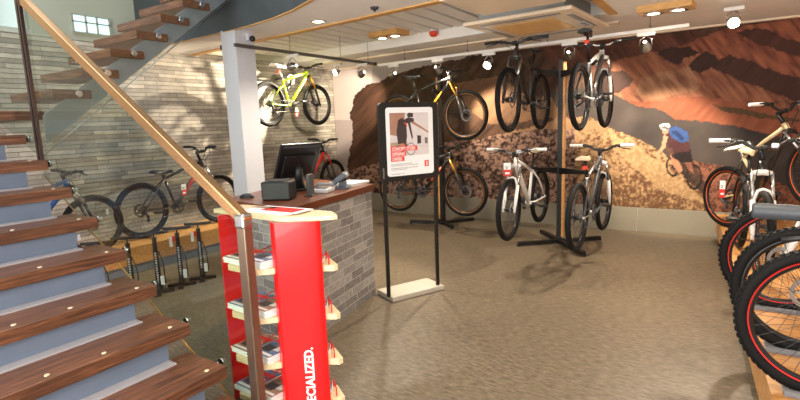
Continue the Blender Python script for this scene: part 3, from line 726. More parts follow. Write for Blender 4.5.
b = make_bike('black and yellow bike hung above the poster stand on the mural wall', 'blkframe', 'charcoal', rim='rimgold', stan='gold', decal='yellow', group=G1); place(b, -3.46, 6.15, 1.295, 0)
b = make_bike('black bike with orange details hung low behind the poster stand', 'blkframe', 'black', rim='rimgold', stan='gold', decal='orange', group=G1); place(b, -3.42, 6.02, 0.275, 0)
b = make_bike('dark bike facing the room, hung high left of the display post', 'charcoal', 'charcoal', stan='alu', accent='blkframe', rim='blkrim', group=G1, light=False, barw=.68); place(b, -1.88, 5.53, 1.415, -90)
b = make_bike('white bike facing the room, standing low left of the tall display post', 'whtfr', 'whtfr', saddle='sand', grips='whtfr', light=True, rise=.04, group=G1); place(b, -1.88, 5.53, 0.265, -90)
b = make_bike('white bike with black saddle seen from behind, hung high by the display post', 'whtfr', 'whtfr', saddle='black', reflector=True, group=G1, seat=.25, accent='charcoal'); place(b, -1.2, 5.73, 1.415, 88)
b = make_bike('silver and white bike with cream saddle seen from behind, low right of the display post', 'alu', 'whtfr', saddle='sand', grips='whtfr', reflector=True, group=G1, rise=.05, seat=.15, accent='charcoal'); place(b, -1.12, 5.38, 0.265, 88)
# the row on the right platform
G2 = 'bikes on the right platform'
b = make_bike('nearest bike on the right platform, only its dark handlebar grip reaching into view', 'charcoal', 'blkframe', grips='nearrubber', group=G2, riser_stem=.085); place(b, 0.395, 1.62, PZ, -90)
b = make_bike('bike with knobbly tyre and red rim, the foremost wheel at the right edge', 'blkframe', 'charcoal', rim='rimred', knobs=True, spokes=32, seg=64, group=G2); place(b, 0.955, 2.67, PZ, 180)
b = make_bike('black rimmed bike between the two red rimmed bikes on the right platform', 'charcoal', 'blkframe', rim='blkrim', knobs=True, accent='redfr', group=G2, riser_stem=.12); place(b, 0.94, 3.14, PZ, 180)
b = make_bike('white bike with red rimmed wheel, third along the right platform', 'whtfr', 'whtfr', rim='rimred', knobs=True, accent='redfr', group=G2); place(b, 0.885, 3.8, PZ, 180)
b = make_bike('black and red bike facing the room with white grips and cream saddle on right platform', 'blkframe', 'whtfr', saddle='sand', grips='whtfr', light=True, rim='orange', rise=.06, decal='redfr', group=G2, barw=.7, riser_stem=.05); place(b, 0.225, 4.95, PZ, -84)
b = make_bike('pale bike with orange rims tilted up at the far end of right platform', 'sand', 'blkframe', saddle='white', rim='orange', grips='whtfr', rise=.08, accent='blkframe', group=G2, seat=.08, riser_stem=.07); place(b, 0.48, 5.98, PZ+.197, -48, pitch=-0.34)
# wheel trays
for i, (x, y, s) in enumerate([(0.475, 2.67, 'foremost'), (0.435, 3.14, 'second'), (0.38, 3.8, 'third')]):
    bm = nb()
    for sy in (-1, 1): add_box(bm, (0.12, sy*0.05, 0.012), (0.62, 0.035, 0.024), bev=.004)
    add_box(bm, (0.12, 0, 0.003), (0.62, 0.1, 0.006))
    o = obj('wheel_tray', bm, 'tray'); o.location = (x, y, PZ); tag(o, f'grey wheel tray under the {s} front wheel on the right platform', 'tray', 'wheel trays')

# price tags hanging from bikes
def price_tag(p, rz, label, w=.075, h=.14, lean=0.0):
    bm = nb(); add_box(bm, (0, 0, -h*.25), (w, .003, h*.5), mi=0); add_box(bm, (0, 0, -h*.75), (w, .003, h*.5), mi=1)
    add_box(bm, (-w*.1, -.0022, -h*.3), (w*.5, .0015, .006), mi=2); add_box(bm, (-w*.1, -.0022, -h*.4), (w*.4, .0015, .006), mi=2); add_box(bm, (0, -.0022, -h*.78), (w*.6, .0015, .02), mi=0)
    add_tube(bm, [(0, 0, 0), (0.0, 0, .035)], .0015, 5, mi=2)
    o = obj('price_tag', bm, ['white', 'tagred', 'black']); o.location = p; o.rotation_euler = (0, lean, math.radians(rz)); tag(o, label, 'tag', 'price tags')
price_tag((-5.62, 5.74, 1.86), 100, 'white and red price tag under the lime green bike on the wall')
price_tag((-5.62, 5.62, 1.14), 100, 'white and red price tag above the till monitor, on the bike behind it')
price_tag((-5.62, 3.68, .90), 100, 'white and red price tag on the black bike behind the handrail')
price_tag((-1.90, 5.0, 1.10), 20, 'white and red price tag on the handlebar of the low white bike')
price_tag((0.02, 6.17, .84), 10, 'narrow white and red tag beside the far orange rimmed wheel', h=.18, w=.05)

# ------------------------------------------------------------------ display posts for bikes
def post(name, x, y, h, feet, arms, label, wood):
    t = thing(name, label, 'stand', (x, y, 0))
    bm = nb(); add_box(bm, (0, 0, h/2), (.055, .075, h), bev=.004); obj('post', bm, 'black', t)
    bm = nb(); add_box(bm, (wood*.041, 0.0, h/2+.03), (.024, .06, h-.12)); obj('timber_strip', bm, 'platwood', t)
    for fx, fy in feet:
        bm = nb(); d = Vector((fx, fy, 0)); bar(bm, d.normalized()*.02+Vector((0, 0, .03)), d+Vector((0, 0, .03)), .05, .04); add_disc(bm, d+Vector((0, 0, .009)), (0, 0, 1), .02, .018, 10); obj('leg', bm, 'black', t)
    for (ax_, ay_, z) in arms:
        bm = nb(); e = Vector((ax_, ay_, z)); add_plate(bm, [Vector((0, 0, z-.10)), Vector((0, 0, z-.02)), e+Vector((0, 0, 0.0)), e+Vector((0, 0, -.035))], e.cross(Vector((0, 0, 1))).normalized(), .03)
        dirn = Vector((ax_, ay_, 0)).normalized(); add_tube(bm, [e-dirn*.01, e+dirn*.05, e+dirn*.075+Vector((0, 0, .03))], .014, 8); obj('cradle_arm', bm, 'black', t)
    return t
post('display_post', -3.54, 6.6, 2.23, [(-.5, -.13), (.28, -.24), (.3, .45), (-.3, .3)], [(.1, -.36, 2.02), (.12, -.47, 1.0)], 'dark bike display post with timber edge behind the poster stand', -1)
post('display_post', -1.66, 6.15, 2.23, [(-.40, -.36), (.41, .37), (.41, -.49), (-.36, .45)], [(-.2, -.3, 2.12), (.4, -.28, 2.12), (-.2, -.3, 0.97), (.5, -.55, 0.97)], 'tall black bike display post with crossed feet in the middle of the room', 1)
bm = nb(); add_box(bm, (0, 0, .01), (.3, .3, .02), bev=.004); add_tube(bm, [(0, 0, .02), (0, 0, .44)], .018, 10); add_box(bm, (0, 0, .45), (.08, .12, .02), bev=.004)
o = obj('bike_prop', bm, 'black'); o.location = (.46, 6.0, PZ); tag(o, 'short black prop holding up the tilted bike at the far end of the right platform', 'stand')
# wall hook of the hung lime bike
t = thing('bike_hook', 'silver wall hook holding up the lime green bike', 'hook', (XL, 5.78, 2.28))
bm = nb(); add_box(bm, (.008, 0, 0), (.016, .09, .2), bev=.003); obj('wall_plate', bm, 'steel', t)
bm = nb(); add_tube(bm, [(.01, -.02, .03), (.3, -.02, .05), (.42, -.02, .0), (.43, -.02, -.1)], .012, 8); add_ring(bm, (.40, -.02, .01), (1, 0, 0), [(.07+.008*math.cos(a), .008*math.sin(a)) for a in [PI/3*k for k in range(6)]], 24); obj('hook_arm', bm, 'steel', t)

# ------------------------------------------------------------------ floor pumps in a row by the left platform
def pump(x, y, label, redtag=True):
    t = thing('floor_pump', label, 'pump', (x, y, 0), math.radians(50), group='floor pumps in a row')
    bm = nb()
    for s in (-1, 1): bar(bm, Vector((0, 0, .022)), Vector((s*.13, .02, .014)), .05, .026)
    bar(bm, Vector((0, .0, .022)), Vector((0, -.12, .012)), .05, .022); obj('foot', bm, 'black', t)
    bm = nb(); add_tube(bm, [(0, 0, .02), (0, 0, .05), (0, 0, .3), (0, 0, .53), (0, 0, .55)], [.036, .028, .0235, .02, .024], 12); bb_ = obj('barrel', bm, 'blackpl', t)
    bm = nb()
    rr = random.Random(int(x*100+y*1000))
    for k in range(12):
        z = .14+k*.024; ang = -PI/2
        add_box(bm, (0, -.0255, z), (.017, .003, .015 if k % 3 else .010))
    obj('lettering', bm, 'palegrey', bb_)
    bm = nb(); add_tube(bm, [(0, 0, .55), (0, 0, .6)], .006, 8); add_tube(bm, [(-.13, 0, .605), (-.08, 0, .60), (.08, 0, .60), (.13, 0, .605)], [.012, .015, .015, .012], 10); obj('handle', bm, 'black', t)
    bm = nb(); add_tube(bm, [(.02, -.02, .06), (.07, -.06, .12), (.065, -.05, .3), (.03, -.025, .42)], .006, 6); obj('hose', bm, 'black', t)
    bm = nb(); add_box(bm, (.045, -.055, .14), (.035, .012, .09), bev=.005); obj('gauge_card', bm, 'white', t)
    if redtag:
        bm = nb(); add_box(bm, (-.03, -.028, .5), (.028, .003, .055), mi=0); add_box(bm, (-.06, -.026, .47), (.028, .003, .1), mi=1); obj('swing_tag', bm, ['tagred', 'white'], t)
pump(-4.53, 3.08, 'black floor pump with red tag, first of the row beside the red display stand')
pump(-4.53, 2.84, 'black floor pump with red tag, second of the row beside the red display stand')
pump(-4.53, 2.60, 'black floor pump with white lettering and no red tag, third of the row', False)
pump(-4.56, 2.36, 'black floor pump standing low behind the stair treads, fourth of the row', False)
pump(-4.60, 2.12, 'black floor pump standing furthest under the stairs, fifth of the row', False)

# ------------------------------------------------------------------ sales counter
FR, NR, NL, FL = (-2.62, 3.59), (-2.385, 2.29), (-3.25, 2.44), (-3.5, 3.76)
t = thing('sales_counter', 'grey stone clad sales counter with dark wooden top in the middle of the shop', 'counter', (-2.95, 3.0, 0))
iv = Matrix.Translation(-t.location)
def inset(p, d):
    cx, cy = -2.95, 3.0; v = Vector((p[0]-cx, p[1]-cy)); l = v.length; v = v*((l-d)/l); return (cx+v.x, cy+v.y)
bm = nb(); fs = add_prism(bm, [inset(p, .03) for p in (FR, NR, NL, FL)], 0, .965)
for f in fs:
    f.normal_update()
    if abs(f.normal.y) > abs(f.normal.x): f.material_index = 1
bmesh.ops.transform(bm, matrix=iv, verts=bm.verts)
M['counterstone2'] = brickmat('counter_stone_end', (0, 2), [(96, 93, 92), (138, 133, 130), (176, 171, 166)], (178, 173, 167), 0.215, 0.068, 0.0035, 0.65, 0.35, 26.0)
obj('stone_body', bm, ['counterstone', 'counterstone2'], t)
bm = nb(); add_prism(bm, [FR, NR, NL, FL], .9655, 1.02); bmesh.ops.bevel(bm, geom=list(bm.edges), offset=.004, segments=2, affect='EDGES', profile=.5); bmesh.ops.transform(bm, matrix=iv, verts=bm.verts); obj('worktop', bm, 'counterwood', t)
CT = 1.02
# monitor seen from behind
t = thing('monitor', 'black till monitor tilted back on the counter, seen from behind', 'monitor', (-3.02, 3.06, CT), math.radians(78))
tilt = Matrix.Translation((0, 0, .25)) @ Matrix.Rotation(math.radians(28), 4, 'X')
bm = nb(); add_box(bm, (0, 0, 0), (.40, .03, .33), bev=.008, mtx=tilt); add_box(bm, (0, -.022, -.03), (.31, .03, .2), bev=.012, mtx=tilt); obj('screen_housing', bm, 'blackpl', t)
bm = nb(); add_box(bm, (0, -.018, .145), (.36, .008, .02), bev=.003, mtx=tilt); obj('top_strip', bm, 'darkgrey', t)
bm = nb(); add_tube(bm, [(0, .0, .012), (0, .0, .15), (0, .0, .22)], [.05, .035, .035], 12); add_box(bm, (0, .0, .01), (.24, .2, .02), bev=.006); obj('foot', bm, 'blackpl', t)
# receipt printer
t = thing('receipt_printer', 'black receipt printer box at the near end of the counter', 'printer', (-2.78, 2.60, CT), math.radians(-62))
bm = nb(); add_box(bm, (0, 0, .07), (.17, .22, .14), bev=.012); obj('body', bm, 'black', t)
bm = nb(); add_box(bm, (0, -.0, .143), (.15, .12, .012), bev=.005); obj('lid', bm, 'blackpl', t)
bm = nb(); add_box(bm, (0, -.108, .105), (.12, .012, .02), bev=.003); obj('paper_slot', bm, 'darkgrey', t)
t = thing('card_holder', 'upright dark slab shaped holder on the counter beside the printer', 'holder', (-2.68, 2.83, CT), math.radians(-70))
bm = nb(); add_box(bm, (0, 0, .085), (.09, .03, .165), bev=.004); obj('slab', bm, 'darkgrey', t)
bm = nb(); add_box(bm, (0, 0, .004), (.11, .07, .008), bev=.003); obj('foot', bm, 'black', t)
t = thing('card_terminal', 'blue grey card terminal tilted on a stand at the far end of the counter', 'card reader', (-2.74, 3.27, CT), math.radians(-60))
tl = Matrix.Translation((0, 0, .085)) @ Matrix.Rotation(math.radians(35), 4, 'X')
bm = nb(); add_box(bm, (0, 0, 0), (.17, .14, .045), bev=.01, mtx=tl); obj('body', bm, 'bluegrey', t)
bm = nb(); add_box(bm, (0, .03, .024), (.12, .045, .006), bev=.002, mtx=tl); obj('display', bm, 'darkgrey', t)
bm = nb(); add_box(bm, (0, 0.02, .03), (.09, .06, .06), bev=.006); add_box(bm, (0, .01, .006), (.16, .14, .012), bev=.004); obj('stand', bm, 'bluegrey', t)
t = thing('telephone', 'grey desk telephone lying flat on the counter before the monitor', 'telephone', (-2.72, 3.02, CT), math.radians(-70))
bm = nb(); add_box(bm, (0, 0, .018), (.17, .15, .036), bev=.01); obj('base', bm, 'palegrey', t)
bm = nb(); add_tube(bm, [(-.06, -.075, .05), (-.06, -.04, .058), (-.06, .04, .058), (-.06, .075, .05)], [.02, .013, .013, .02], 10); obj('handset', bm, 'grey', t)
bm = nb(); add_box(bm, (.035, 0, .039), (.07, .1, .006)); obj('keypad', bm, 'darkgrey', t)
t = thing('computer_mouse', 'black computer mouse at the left end of the counter top', 'mouse', (-3.10, 2.56, CT), math.radians(20))
bm = nb(); add_ball(bm, (0, 0, .0), .055, scale=(1.15, .68, .62)); bmesh.ops.bisect_plane(bm, geom=list(bm.verts)+list(bm.edges)+list(bm.faces), plane_co=(0, 0, .0005), plane_no=(0, 0, -1), clear_outer=True); obj('shell', bm, 'black', t)
bm = nb(); add_disc(bm, (.03, 0, .03), (0, 1, 0), .008, .006, 10); obj('scroll_wheel', bm, 'grey', t)
bm = nb()
for k in range(6): add_box(bm, (random.uniform(-.004, .004), random.uniform(-.004, .004), .002+.004*k), (.21, .3, .0038), random.uniform(-.03, .03))
o = obj('paper_stack', bm, 'white'); o.location = (-2.81, 3.5, CT); o.rotation_euler = (0, 0, math.radians(8)); tag(o, 'white stack of paper at the far end of the counter', 'paper')

# ------------------------------------------------------------------ red brochure stand
t = thing('brochure_stand', 'red brochure display stand with pale wooden shelves beside the counter', 'display stand', (-2.0, 1.8, 0))
iv = Matrix.Translation(-t.location)
def lb_(bm): bmesh.ops.transform(bm, matrix=iv, verts=bm.verts); return bm
ZT = 1.11
top = [(-2.405, 1.745), (-1.86, 1.70), (-1.80, 1.71), (-1.615, 1.845), (-1.60, 1.87), (-1.70, 1.945), (-2.36, 1.92)]
bm = nb(); add_prism(bm, top, ZT-.022, ZT); lb_(bm); obj('top_board', bm, 'birch', t)
# curved near panel
P1, P2 = Vector((-1.845, 1.675, 0)), Vector((-1.665, 1.812, 0))
dn = (P2-P1).normalized(); nn = Vector((dn.y, -dn.x, 0))
out = []
for s, o_ in ((-.03, .05), (-.012, .012), (.0, .0), (.02, -.006), (.08, -.012), (.16, -.012), (.215, -.006), (.235, 0.0), (.25, .012)):
    out.append(P1+dn*s*.905-nn*(o_-0.0)+nn*0.012)
sm_ = []
for i_ in range(len(out)-1):
    p0, p1, p2, p3 = out[max(0, i_-1)], out[i_], out[i_+1], out[min(len(out)-1, i_+2)]
    for q_ in range(5):
        u_ = q_/5; sm_.append(0.5*((2*p1)+(p2-p0)*u_+(2*p0-5*p1+4*p2-p3)*u_*u_+(3*p1-p0-3*p2+p3)*u_**3))
out = sm_+[out[-1]]
inn = [p-nn*.014 for p in out]
bm = nb(); add_prism(bm, [(p.x, p.y) for p in out]+[(p.x, p.y) for p in reversed(inn)], 0, ZT-.0225); lb_(bm); obj('front_panel', bm, 'red', t)
fp = [c for c in t.children if c.name.startswith('front_panel')][0]
bm = nb()
mid = P1+dn*.152+nn*.0262
mt = Matrix((( 0*dn.x, -dn.x, nn.x, mid.x+dn.x*.0), (0*dn.y, -dn.y, nn.y, mid.y), (1, 0, 0, .435), (0, 0, 0, 1)))
text_mesh(bm, 'SPECIALIZED.', .064, mt, align='RIGHT', spacing=1.04, sx=.9, bold=.0022)
lb_(bm); obj('lettering', bm, 'white', fp, 'white vertical lettering')
bm = nb(); add_prism(bm, [(-2.315, 1.70), (-2.30, 1.695), (-2.27, 1.86), (-2.285, 1.865)], 0, ZT-.0225); lb_(bm); obj('rear_panel', bm, 'red', t)
bm = nb(); add_prism(bm, [(-2.285, 1.86), (-1.74, 1.89), (-1.74, 1.9), (-2.285, 1.875)], 0.1, 0.13); lb_(bm); obj('rear_rail', bm, 'red', t)
shelf = [(-2.145, 1.612), (-1.93, 1.612), (-1.855, 1.685), (-1.672, 1.825), (-1.625, 1.85), (-1.62, 1.875), (-1.73, 1.945), (-2.25, 1.89), (-2.255, 1.72)]
SZ = (.851, .593, .344, .124)
k = 0
for z in SZ:
    bm = nb(); add_prism(bm, shelf, z-.03, z); lb_(bm); sh = obj('shelf', bm, 'birch', t)
    bm = nb()
    for a, c in (((-2.03, 1.635), (-2.09, 1.88)), ((-1.87, 1.70), (-1.93, 1.91))):
        add_tube(bm, [(*a, z), (*a, z+.05), (*c, z+.05), (*c, z)], .004, 6)
        lb_(bm); obj('wire_divider', bm, 'red', sh); bm = nb()
    add_tube(bm, [(-1.66, 1.855, z), (-1.66, 1.855, z+.045), (-1.74, 1.925, z+.045), (-1.74, 1.925, z)], .004, 6)
    lb_(bm); obj('wire_divider', bm, 'red', sh)
wh = ('top', 'second', 'third', 'lowest')
for zi, z in enumerate(SZ):
    for j, (x, y, rz, w) in enumerate([(-2.13, 1.735, -4, 'left'), (-1.965, 1.735, -6, 'middle'), (-1.77, 1.87, 37, 'right')]):
        n = (4, 5, 3)[j]
        tt = 0.0
        o = None
        bm = nb()
        for q_ in range(n):
            add_box(bm, (random.uniform(-.004, .004), random.uniform(-.003, .003), .0045+.0075*q_), (.145 if j < 2 else .1, .21 if j < 2 else .1, .007), random.uniform(-.015, .015), mi=0)
        h = .009+.0075*(n-1)
        add_box(bm, (0, 0, h+.0006), (.144 if j < 2 else .1, .209 if j < 2 else .1, .0012), mi=1 if (zi+j) % 2 else 2)
        add_box(bm, (0, .055 if j < 2 else .02, h+.0018), (.14 if j < 2 else .1, .03, .001), mi=3)
        if j < 2: add_box(bm, (-.02, -.03, h+.0018), (.07, .06, .001), mi=4); add_box(bm, (.035, -.01, h+.0018), (.04, .05, .001), mi=0); add_box(bm, (.0, -.085, h+.0018), (.13, .018, .001), mi=0)
        o = obj('brochure_pile', bm, ['white', 'book1', 'book2', 'tagred', 'darkgrey']); o.location = (x, y, z); o.rotation_euler = (0, 0, math.radians(rz))
        tag(o, f'{w} pile of brochures on the {wh[zi]} shelf of the red stand', 'brochures', 'brochure piles on the red stand')
bm = nb()
for j in range(4): add_box(bm, (0.02*j, .004*j, .002+.003*j), (.34, .14, .0028), -.05+.03*j, mi=0)
add_box(bm, (.09, .0, .0145), (.22, .1, .002), .02, mi=1); add_box(bm, (-.06, .02, .0145), (.16, .05, .002), .02, mi=2)
o = obj('leaflet_pile', bm, ['white', 'tagred', 'book2']); o.location = (-2.02, 1.82, ZT); tag(o, 'red and white leaflets lying on top of the red stand', 'leaflets')

# ------------------------------------------------------------------ poster stand
A, B = Vector((-2.405, 3.43, 0)), Vector((-2.17, 3.93, 0))
d = (B-A); L = d.length; e = d.normalized(); rz = math.atan2(e.y, e.x)
t = thing('poster_stand', 'black framed poster stand on two legs with a pale base beside the counter', 'poster stand', tuple((A+B)/2), rz)
# local: x along the board, -y towards the camera
bm = nb(); add_box(bm, (.03, .1, .0225), (.56, .28, .045), bev=.006); obj('base_plate', bm, 'base', t)
for s in (-1, 1):
    bm = nb(); add_box(bm, (s*(L/2-.01), 0, .555), (.03, .024, 1.02), bev=.003); obj('leg', bm, 'black', t)
def rrect(w, h, r, cx=0, cz=0, n=5):
    p = []
    for sx, sz, a0 in ((1, 1, 0), (-1, 1, PI/2), (-1, -1, PI), (1, -1, 3*PI/2)):
        for k in range(n+1):
            a = a0+PI/2*k/n; p.append((cx+sx*(w/2-r)+r*math.cos(a), cz+sz*(h/2-r)+r*math.sin(a)))
    return p
PZC, PH, PW = 1.395, .665, .60
bm = nb(); add_plate(bm, [(x, -.017, z) for x, z in rrect(PW, PH, .035, 0, PZC)], (0, 1, 0), .034); fr = obj('board', bm, 'black', t)
bm = nb(); add_plate(bm, [(x, -.021, z) for x, z in rrect(PW-.12, PH-.085, .025, 0, PZC)], (0, 1, 0), .004)
bv = obj('poster', bm, 'poster', t)
# printed picture: a cyclist in a town street, plus lettering
def pp(bm, poly, mi, lay): add_plate(bm, [(x, -.0212-.0004*lay, z) for x, z in poly], (0, -1, 0), .0003, mi)
X0, X1, Z0, Z1 = -.205, .19, 1.275, 1.64
bm = nb()
pp(bm, [(X0, Z0), (X1, Z0), (X1, Z1), (X0, Z1)], 0, 0)                                      # pale street
pp(bm, [(X0, 1.46), (-.07, 1.43), (-.05, Z1), (X0, Z1)], 1, 1)                               # brown house
pp(bm, [(X0, Z0+.06), (-.02, Z0+.06), (-.04, 1.40), (X0, 1.39)], 2, 1)
pp(bm, [(-.02, 1.57), (.19, 1.46), (.19, 1.475), (-.02, 1.6)], 1, 1)
pp(bm, [(.07, 1.37), (.11, 1.375), (.11, 1.44), (.07, 1.445)], 3, 1); pp(bm, [(.15, 1.37), (.18, 1.37), (.18, 1.42), (.15, 1.425)], 4, 1)
pp(bm, [(-.13, 1.38), (-.05, 1.37), (-.035, 1.44), (-.04, 1.56), (-.08, 1.6), (-.12, 1.58), (-.14, 1.48)], 3, 2)   # dark jacket
pp(bm, [(-.06, 1.58), (-.02, 1.6), (.04, 1.59), (.04, 1.565), (-.01, 1.555), (-.05, 1.545)], 3, 2)
pp(bm, [(-.03, 1.575), (.0, 1.56), (.025, 1.43), (.015, 1.41)], 3, 3); pp(bm, [(-.06, 1.555), (-.035, 1.52), (-.03, 1.535), (-.05, 1.565)], 5, 3)
pp(bm, [(-.02, 1.60), (.03, 1.60), (.035, 1.635), (-.01, Z1), (-.03, 1.625)], 3, 2)
pp(bm, [(-.10, 1.30), (-.07, 1.30), (-.055, 1.375), (-.095, 1.385)], 6, 3); pp(bm, [(-.065, 1.33), (-.045, 1.33), (-.04, 1.375), (-.06, 1.38)], 3, 3)
for cx, cz in ((-.125, 1.315), (.0, 1.33)):
    n = 18
    for k in range(n):
        a0, a1 = 2*PI*k/n, 2*PI*(k+1)/n
        pp(bm, [(cx+.048*math.cos(a0), cz+.055*math.sin(a0)), (cx+.048*math.cos(a1), cz+.055*math.sin(a1)), (cx+.041*math.cos(a1), cz+.048*math.sin(a1)), (cx+.041*math.cos(a0), cz+.048*math.sin(a0))], 4, 4)
obj('picture', bm, [mat('print_pale', (214, 206, 206), .5), mat('print_brown', (168, 124, 104), .5), mat('print_tan', (176, 150, 126), .5), mat('print_dark', (60, 50, 52), .5), mat('print_grey', (108, 104, 108), .5), mat('print_red', (206, 60, 46), .5), mat('print_skin', (196, 118, 92), .5)], bv)
bm = nb()
for (w_, z_) in ((.27, 1.318), (.155, 1.274), (.135, 1.231)):
    pp(bm, [(X0, z_), (X0+w_, z_), (X0+w_, z_+.040), (X0, z_+.040)], 0, 6)
pp(bm, [(.14, 1.17), (.185, 1.17), (.185, 1.222), (.14, 1.222)], 0, 3)
obj('red_banner', bm, mat('print_coral', (228, 62, 48), .5), bv)
bm = nb()
TX = Matrix.Rotation(PI/2, 4, 'X')
for s_, z_, sz in (('CONCEPT STORE', 1.3245, .0385), ('OPENING', 1.2805, .0385), ('OFFERS', 1.2375, .0385)):
    text_mesh(bm, s_, sz, Matrix.Translation((X0+.012, -.0245, z_)) @ TX, sx=.78, depth=.0002, bold=.0008)
text_mesh(bm, 'S', .046, Matrix.Translation((.1625, -.0235, 1.180)) @ TX, sx=.9, depth=.0002, align='CENTER', bold=.0012)
obj('headline', bm, 'white', bv)
bm = nb()
for z_, w_ in ((1.205, .2), (1.192, .27), (1.17, .25), (1.158, .16), (1.12, .13)):
    x = X0
    while x < X0+w_:
        l = random.uniform(.008, .025); pp(bm, [(x, z_), (x+l, z_), (x+l, z_+.0045), (x, z_+.0045)], 0, 3); x += l+.005
obj('small_print', bm, 'grey', bv)
bm = nb(); m_ = Matrix.Translation((-PW/2+.018, -.0185, PZC-PH/2+.03)) @ TX @ Matrix.Rotation(PI/2, 4, 'Z'); text_mesh(bm, 'SPECIALIZED', .016, Matrix.Translation((-PW/2+.027, -.0182, PZC-PH/2+.03)) @ TX @ Matrix.Rotation(PI/2, 4, 'Z'), depth=.0002); obj('side_lettering', bm, 'palegrey', fr)

# ------------------------------------------------------------------ ceiling cassette, lights, tracks
t = thing('ceiling_cassette', 'cream air conditioning cassette hanging from the slatted ceiling', 'air conditioner', (-1.66, 5.25, 2.5), math.radians(-4))
bm = nb(); add_box(bm, (0, 0, .0), (1.08, 1.22, .035), bev=.01); pn = obj('panel', bm, 'acwhite', t)
bm = nb(); add_box(bm, (0, 0, .13), (.86, .96, .225)); obj('body', bm, 'acbody', t)
bm = nb()
for k in range(22): add_box(bm, (-.03, -.33+.031*k, -.0195), (.62, .016, .006), mi=0)
obj('intake_grille', bm, 'trimwood', pn)
bm = nb()
for s in (-1, 1): add_box(bm, (0, s*.5, -.0195), (.8, .055, .005)); add_box(bm, (s*.45, 0, -.0195), (.05, .8, .005))
obj('air_flap', bm, 'grey', pn)
bm = nb(); add_box(bm, (.42, .18, -.0235), (.07, .3, .003), mi=0)
for k in range(4): add_box(bm, (.42, .08+.06*k, -.0255), (.05, .028, .0015), mi=1 if k % 2 else 2)
obj('rating_label', bm, ['white', 'black', 'grey'], pn)
bm = nb()
for x_, y_ in ((-.36, -.4), (.36, -.4), (-.36, .4), (.36, .4)): add_tube(bm, [(x_, y_, .24), (x_, y_, .30)], .01, 6)
obj('hanger_rod', bm, 'steel', t)
t = thing('ceiling_hatch', 'white square hatch panel hanging nearer than the air conditioning cassette', 'panel', (-1.45, 3.75, 2.45), math.radians(-4))
bm = nb(); add_box(bm, (0, 0, 0), (.7, .72, .03), bev=.005); obj('panel', bm, 'acwhite', t)
bm = nb(); add_box(bm, (0, 0, .066), (.6, .6, .1)); obj('box', bm, 'acbody', t)

def downlight(x, y, z, label, lit=True, r=.055):
    t = thing('downlight', label, 'ceiling light', (x, y, z))
    bm = nb(); add_ring(bm, (0, 0, -.004), (0, 0, 1), [(r, -.003), (r+.022, -.002), (r+.022, .003), (r, .003)], 28); obj('bezel', bm, 'steel', t)
    bm = nb(); add_disc(bm, (0, 0, -.0025), (0, 0, 1), r, .003, 24); obj('lamp', bm, 'lampglow' if lit else 'grey', t)
downlight(-3.40, 3.85, ZC, 'small lit downlight in the soffit beside the column')
bm = nb(); add_disc(bm, (0, 0, -.01), (0, 0, 1), .03, .02, 16, r2=.04); add_disc(bm, (0, 0, -.028), (0, 0, 1), .012, .016, 12); o = obj('smoke_detector', bm, 'darkgrey'); o.location = (-2.64, 3.74, ZC); tag(o, 'small dark ceiling sensor in the white soffit', 'sensor')
t = thing('fire_alarm', 'red dome fire alarm at the edge of the slatted ceiling', 'alarm', (-3.1, 5.64, ZC+.12))
bm = nb(); add_disc(bm, (0, 0, -.02), (0, 0, 1), .045, .04, 20); obj('base', bm, 'white', t)
bm = nb(); add_ball(bm, (0, 0, -.045), .055, scale=(1, 1, .8)); obj('dome', bm, 'alarm', t)
def twin(x, y, z, rz, label):
    t = thing('recessed_spotlight', label, 'ceiling light', (x, y, z), rz)
    bm = nb(); add_box(bm, (0, 0, -.03), (.46, .25, .06)); obj('housing', bm, 'trimwood', t)
    for s in (-1, 1):
        bm = nb(); add_ring(bm, (s*.105, 0, -.065), (0, 0, 1), [(.055, -.006), (.088, -.004), (.088, .004), (.055, .004)], 26); rg = obj('reflector', bm, 'chrome', t)
        bm = nb(); add_disc(bm, (s*.105, 0, -.064), (0, 0, 1), .055, .006, 20); obj('lamp', bm, 'lampglow', rg)
twin(-3.58, 5.35, ZC+.118, -.1, 'twin lamp fitting in the slatted ceiling above the poster stand')
twin(-.52, 5.5, ZC, -.1, 'twin lamp fitting in the ceiling near the right end of the track')
# cctv dome and camera on the column
t = thing('security_camera', 'white dome camera on the column top', 'camera', (-4.255, 3.70, 2.5))
bm = nb(); add_box(bm, (.02, 0, 0), (.04, .07, .07), bev=.008); obj('bracket', bm, 'column', t)
bm = nb(); add_ball(bm, (.065, 0, -.02), .032); obj('lens', bm, 'black', t)
t = thing('security_camera', 'small black box camera left of the column top', 'camera', (-4.62, 3.70, 2.44))
bm = nb(); add_box(bm, (0, 0, 0), (.13, .06, .055), bev=.008); obj('body', bm, 'black', t)
bm = nb(); add_tube(bm, [(0, 0, .027), (.0, .0, .09), (.02, 0, .13)], .012, 8); obj('bracket', bm, 'white', t)

TRK = 2.40
def tr_y(x): return 6.09-0.0795*(x+4.24)
t = thing('light_track', 'white lighting track hanging along the mural wall', 'light track', (-2.3, tr_y(-2.3), TRK), math.atan(-0.0795))
bm = nb(); add_box(bm, (0, 0, 0), (3.94, .036, .034), bev=.003); obj('rail', bm, 'trackw', t)
for x in (-1.5, -.5, .55, 1.62):
    bm = nb(); add_tube(bm, [(x, 0, .017), (x, 0, (.38 if x < 1.2 else .165))], .003, 5); add_disc(bm, (x, 0, .03), (0, 0, 1), .01, .03, 8); obj('suspension_wire', bm, 'wirem', t)
t = thing('light_track', 'dark grey lighting track running along the stone wall from the column to the mural', 'light track', (-4.22, 4.72, TRK))
bm = nb(); add_box(bm, (0, -.02, 0), (.036, 2.42, .034), bev=.003); obj('rail', bm, 'trackg', t)
bm = nb(); add_box(bm, (0, 1.205, 0), (.045, .04, .045), bev=.003); obj('end_cap', bm, 'black', t)
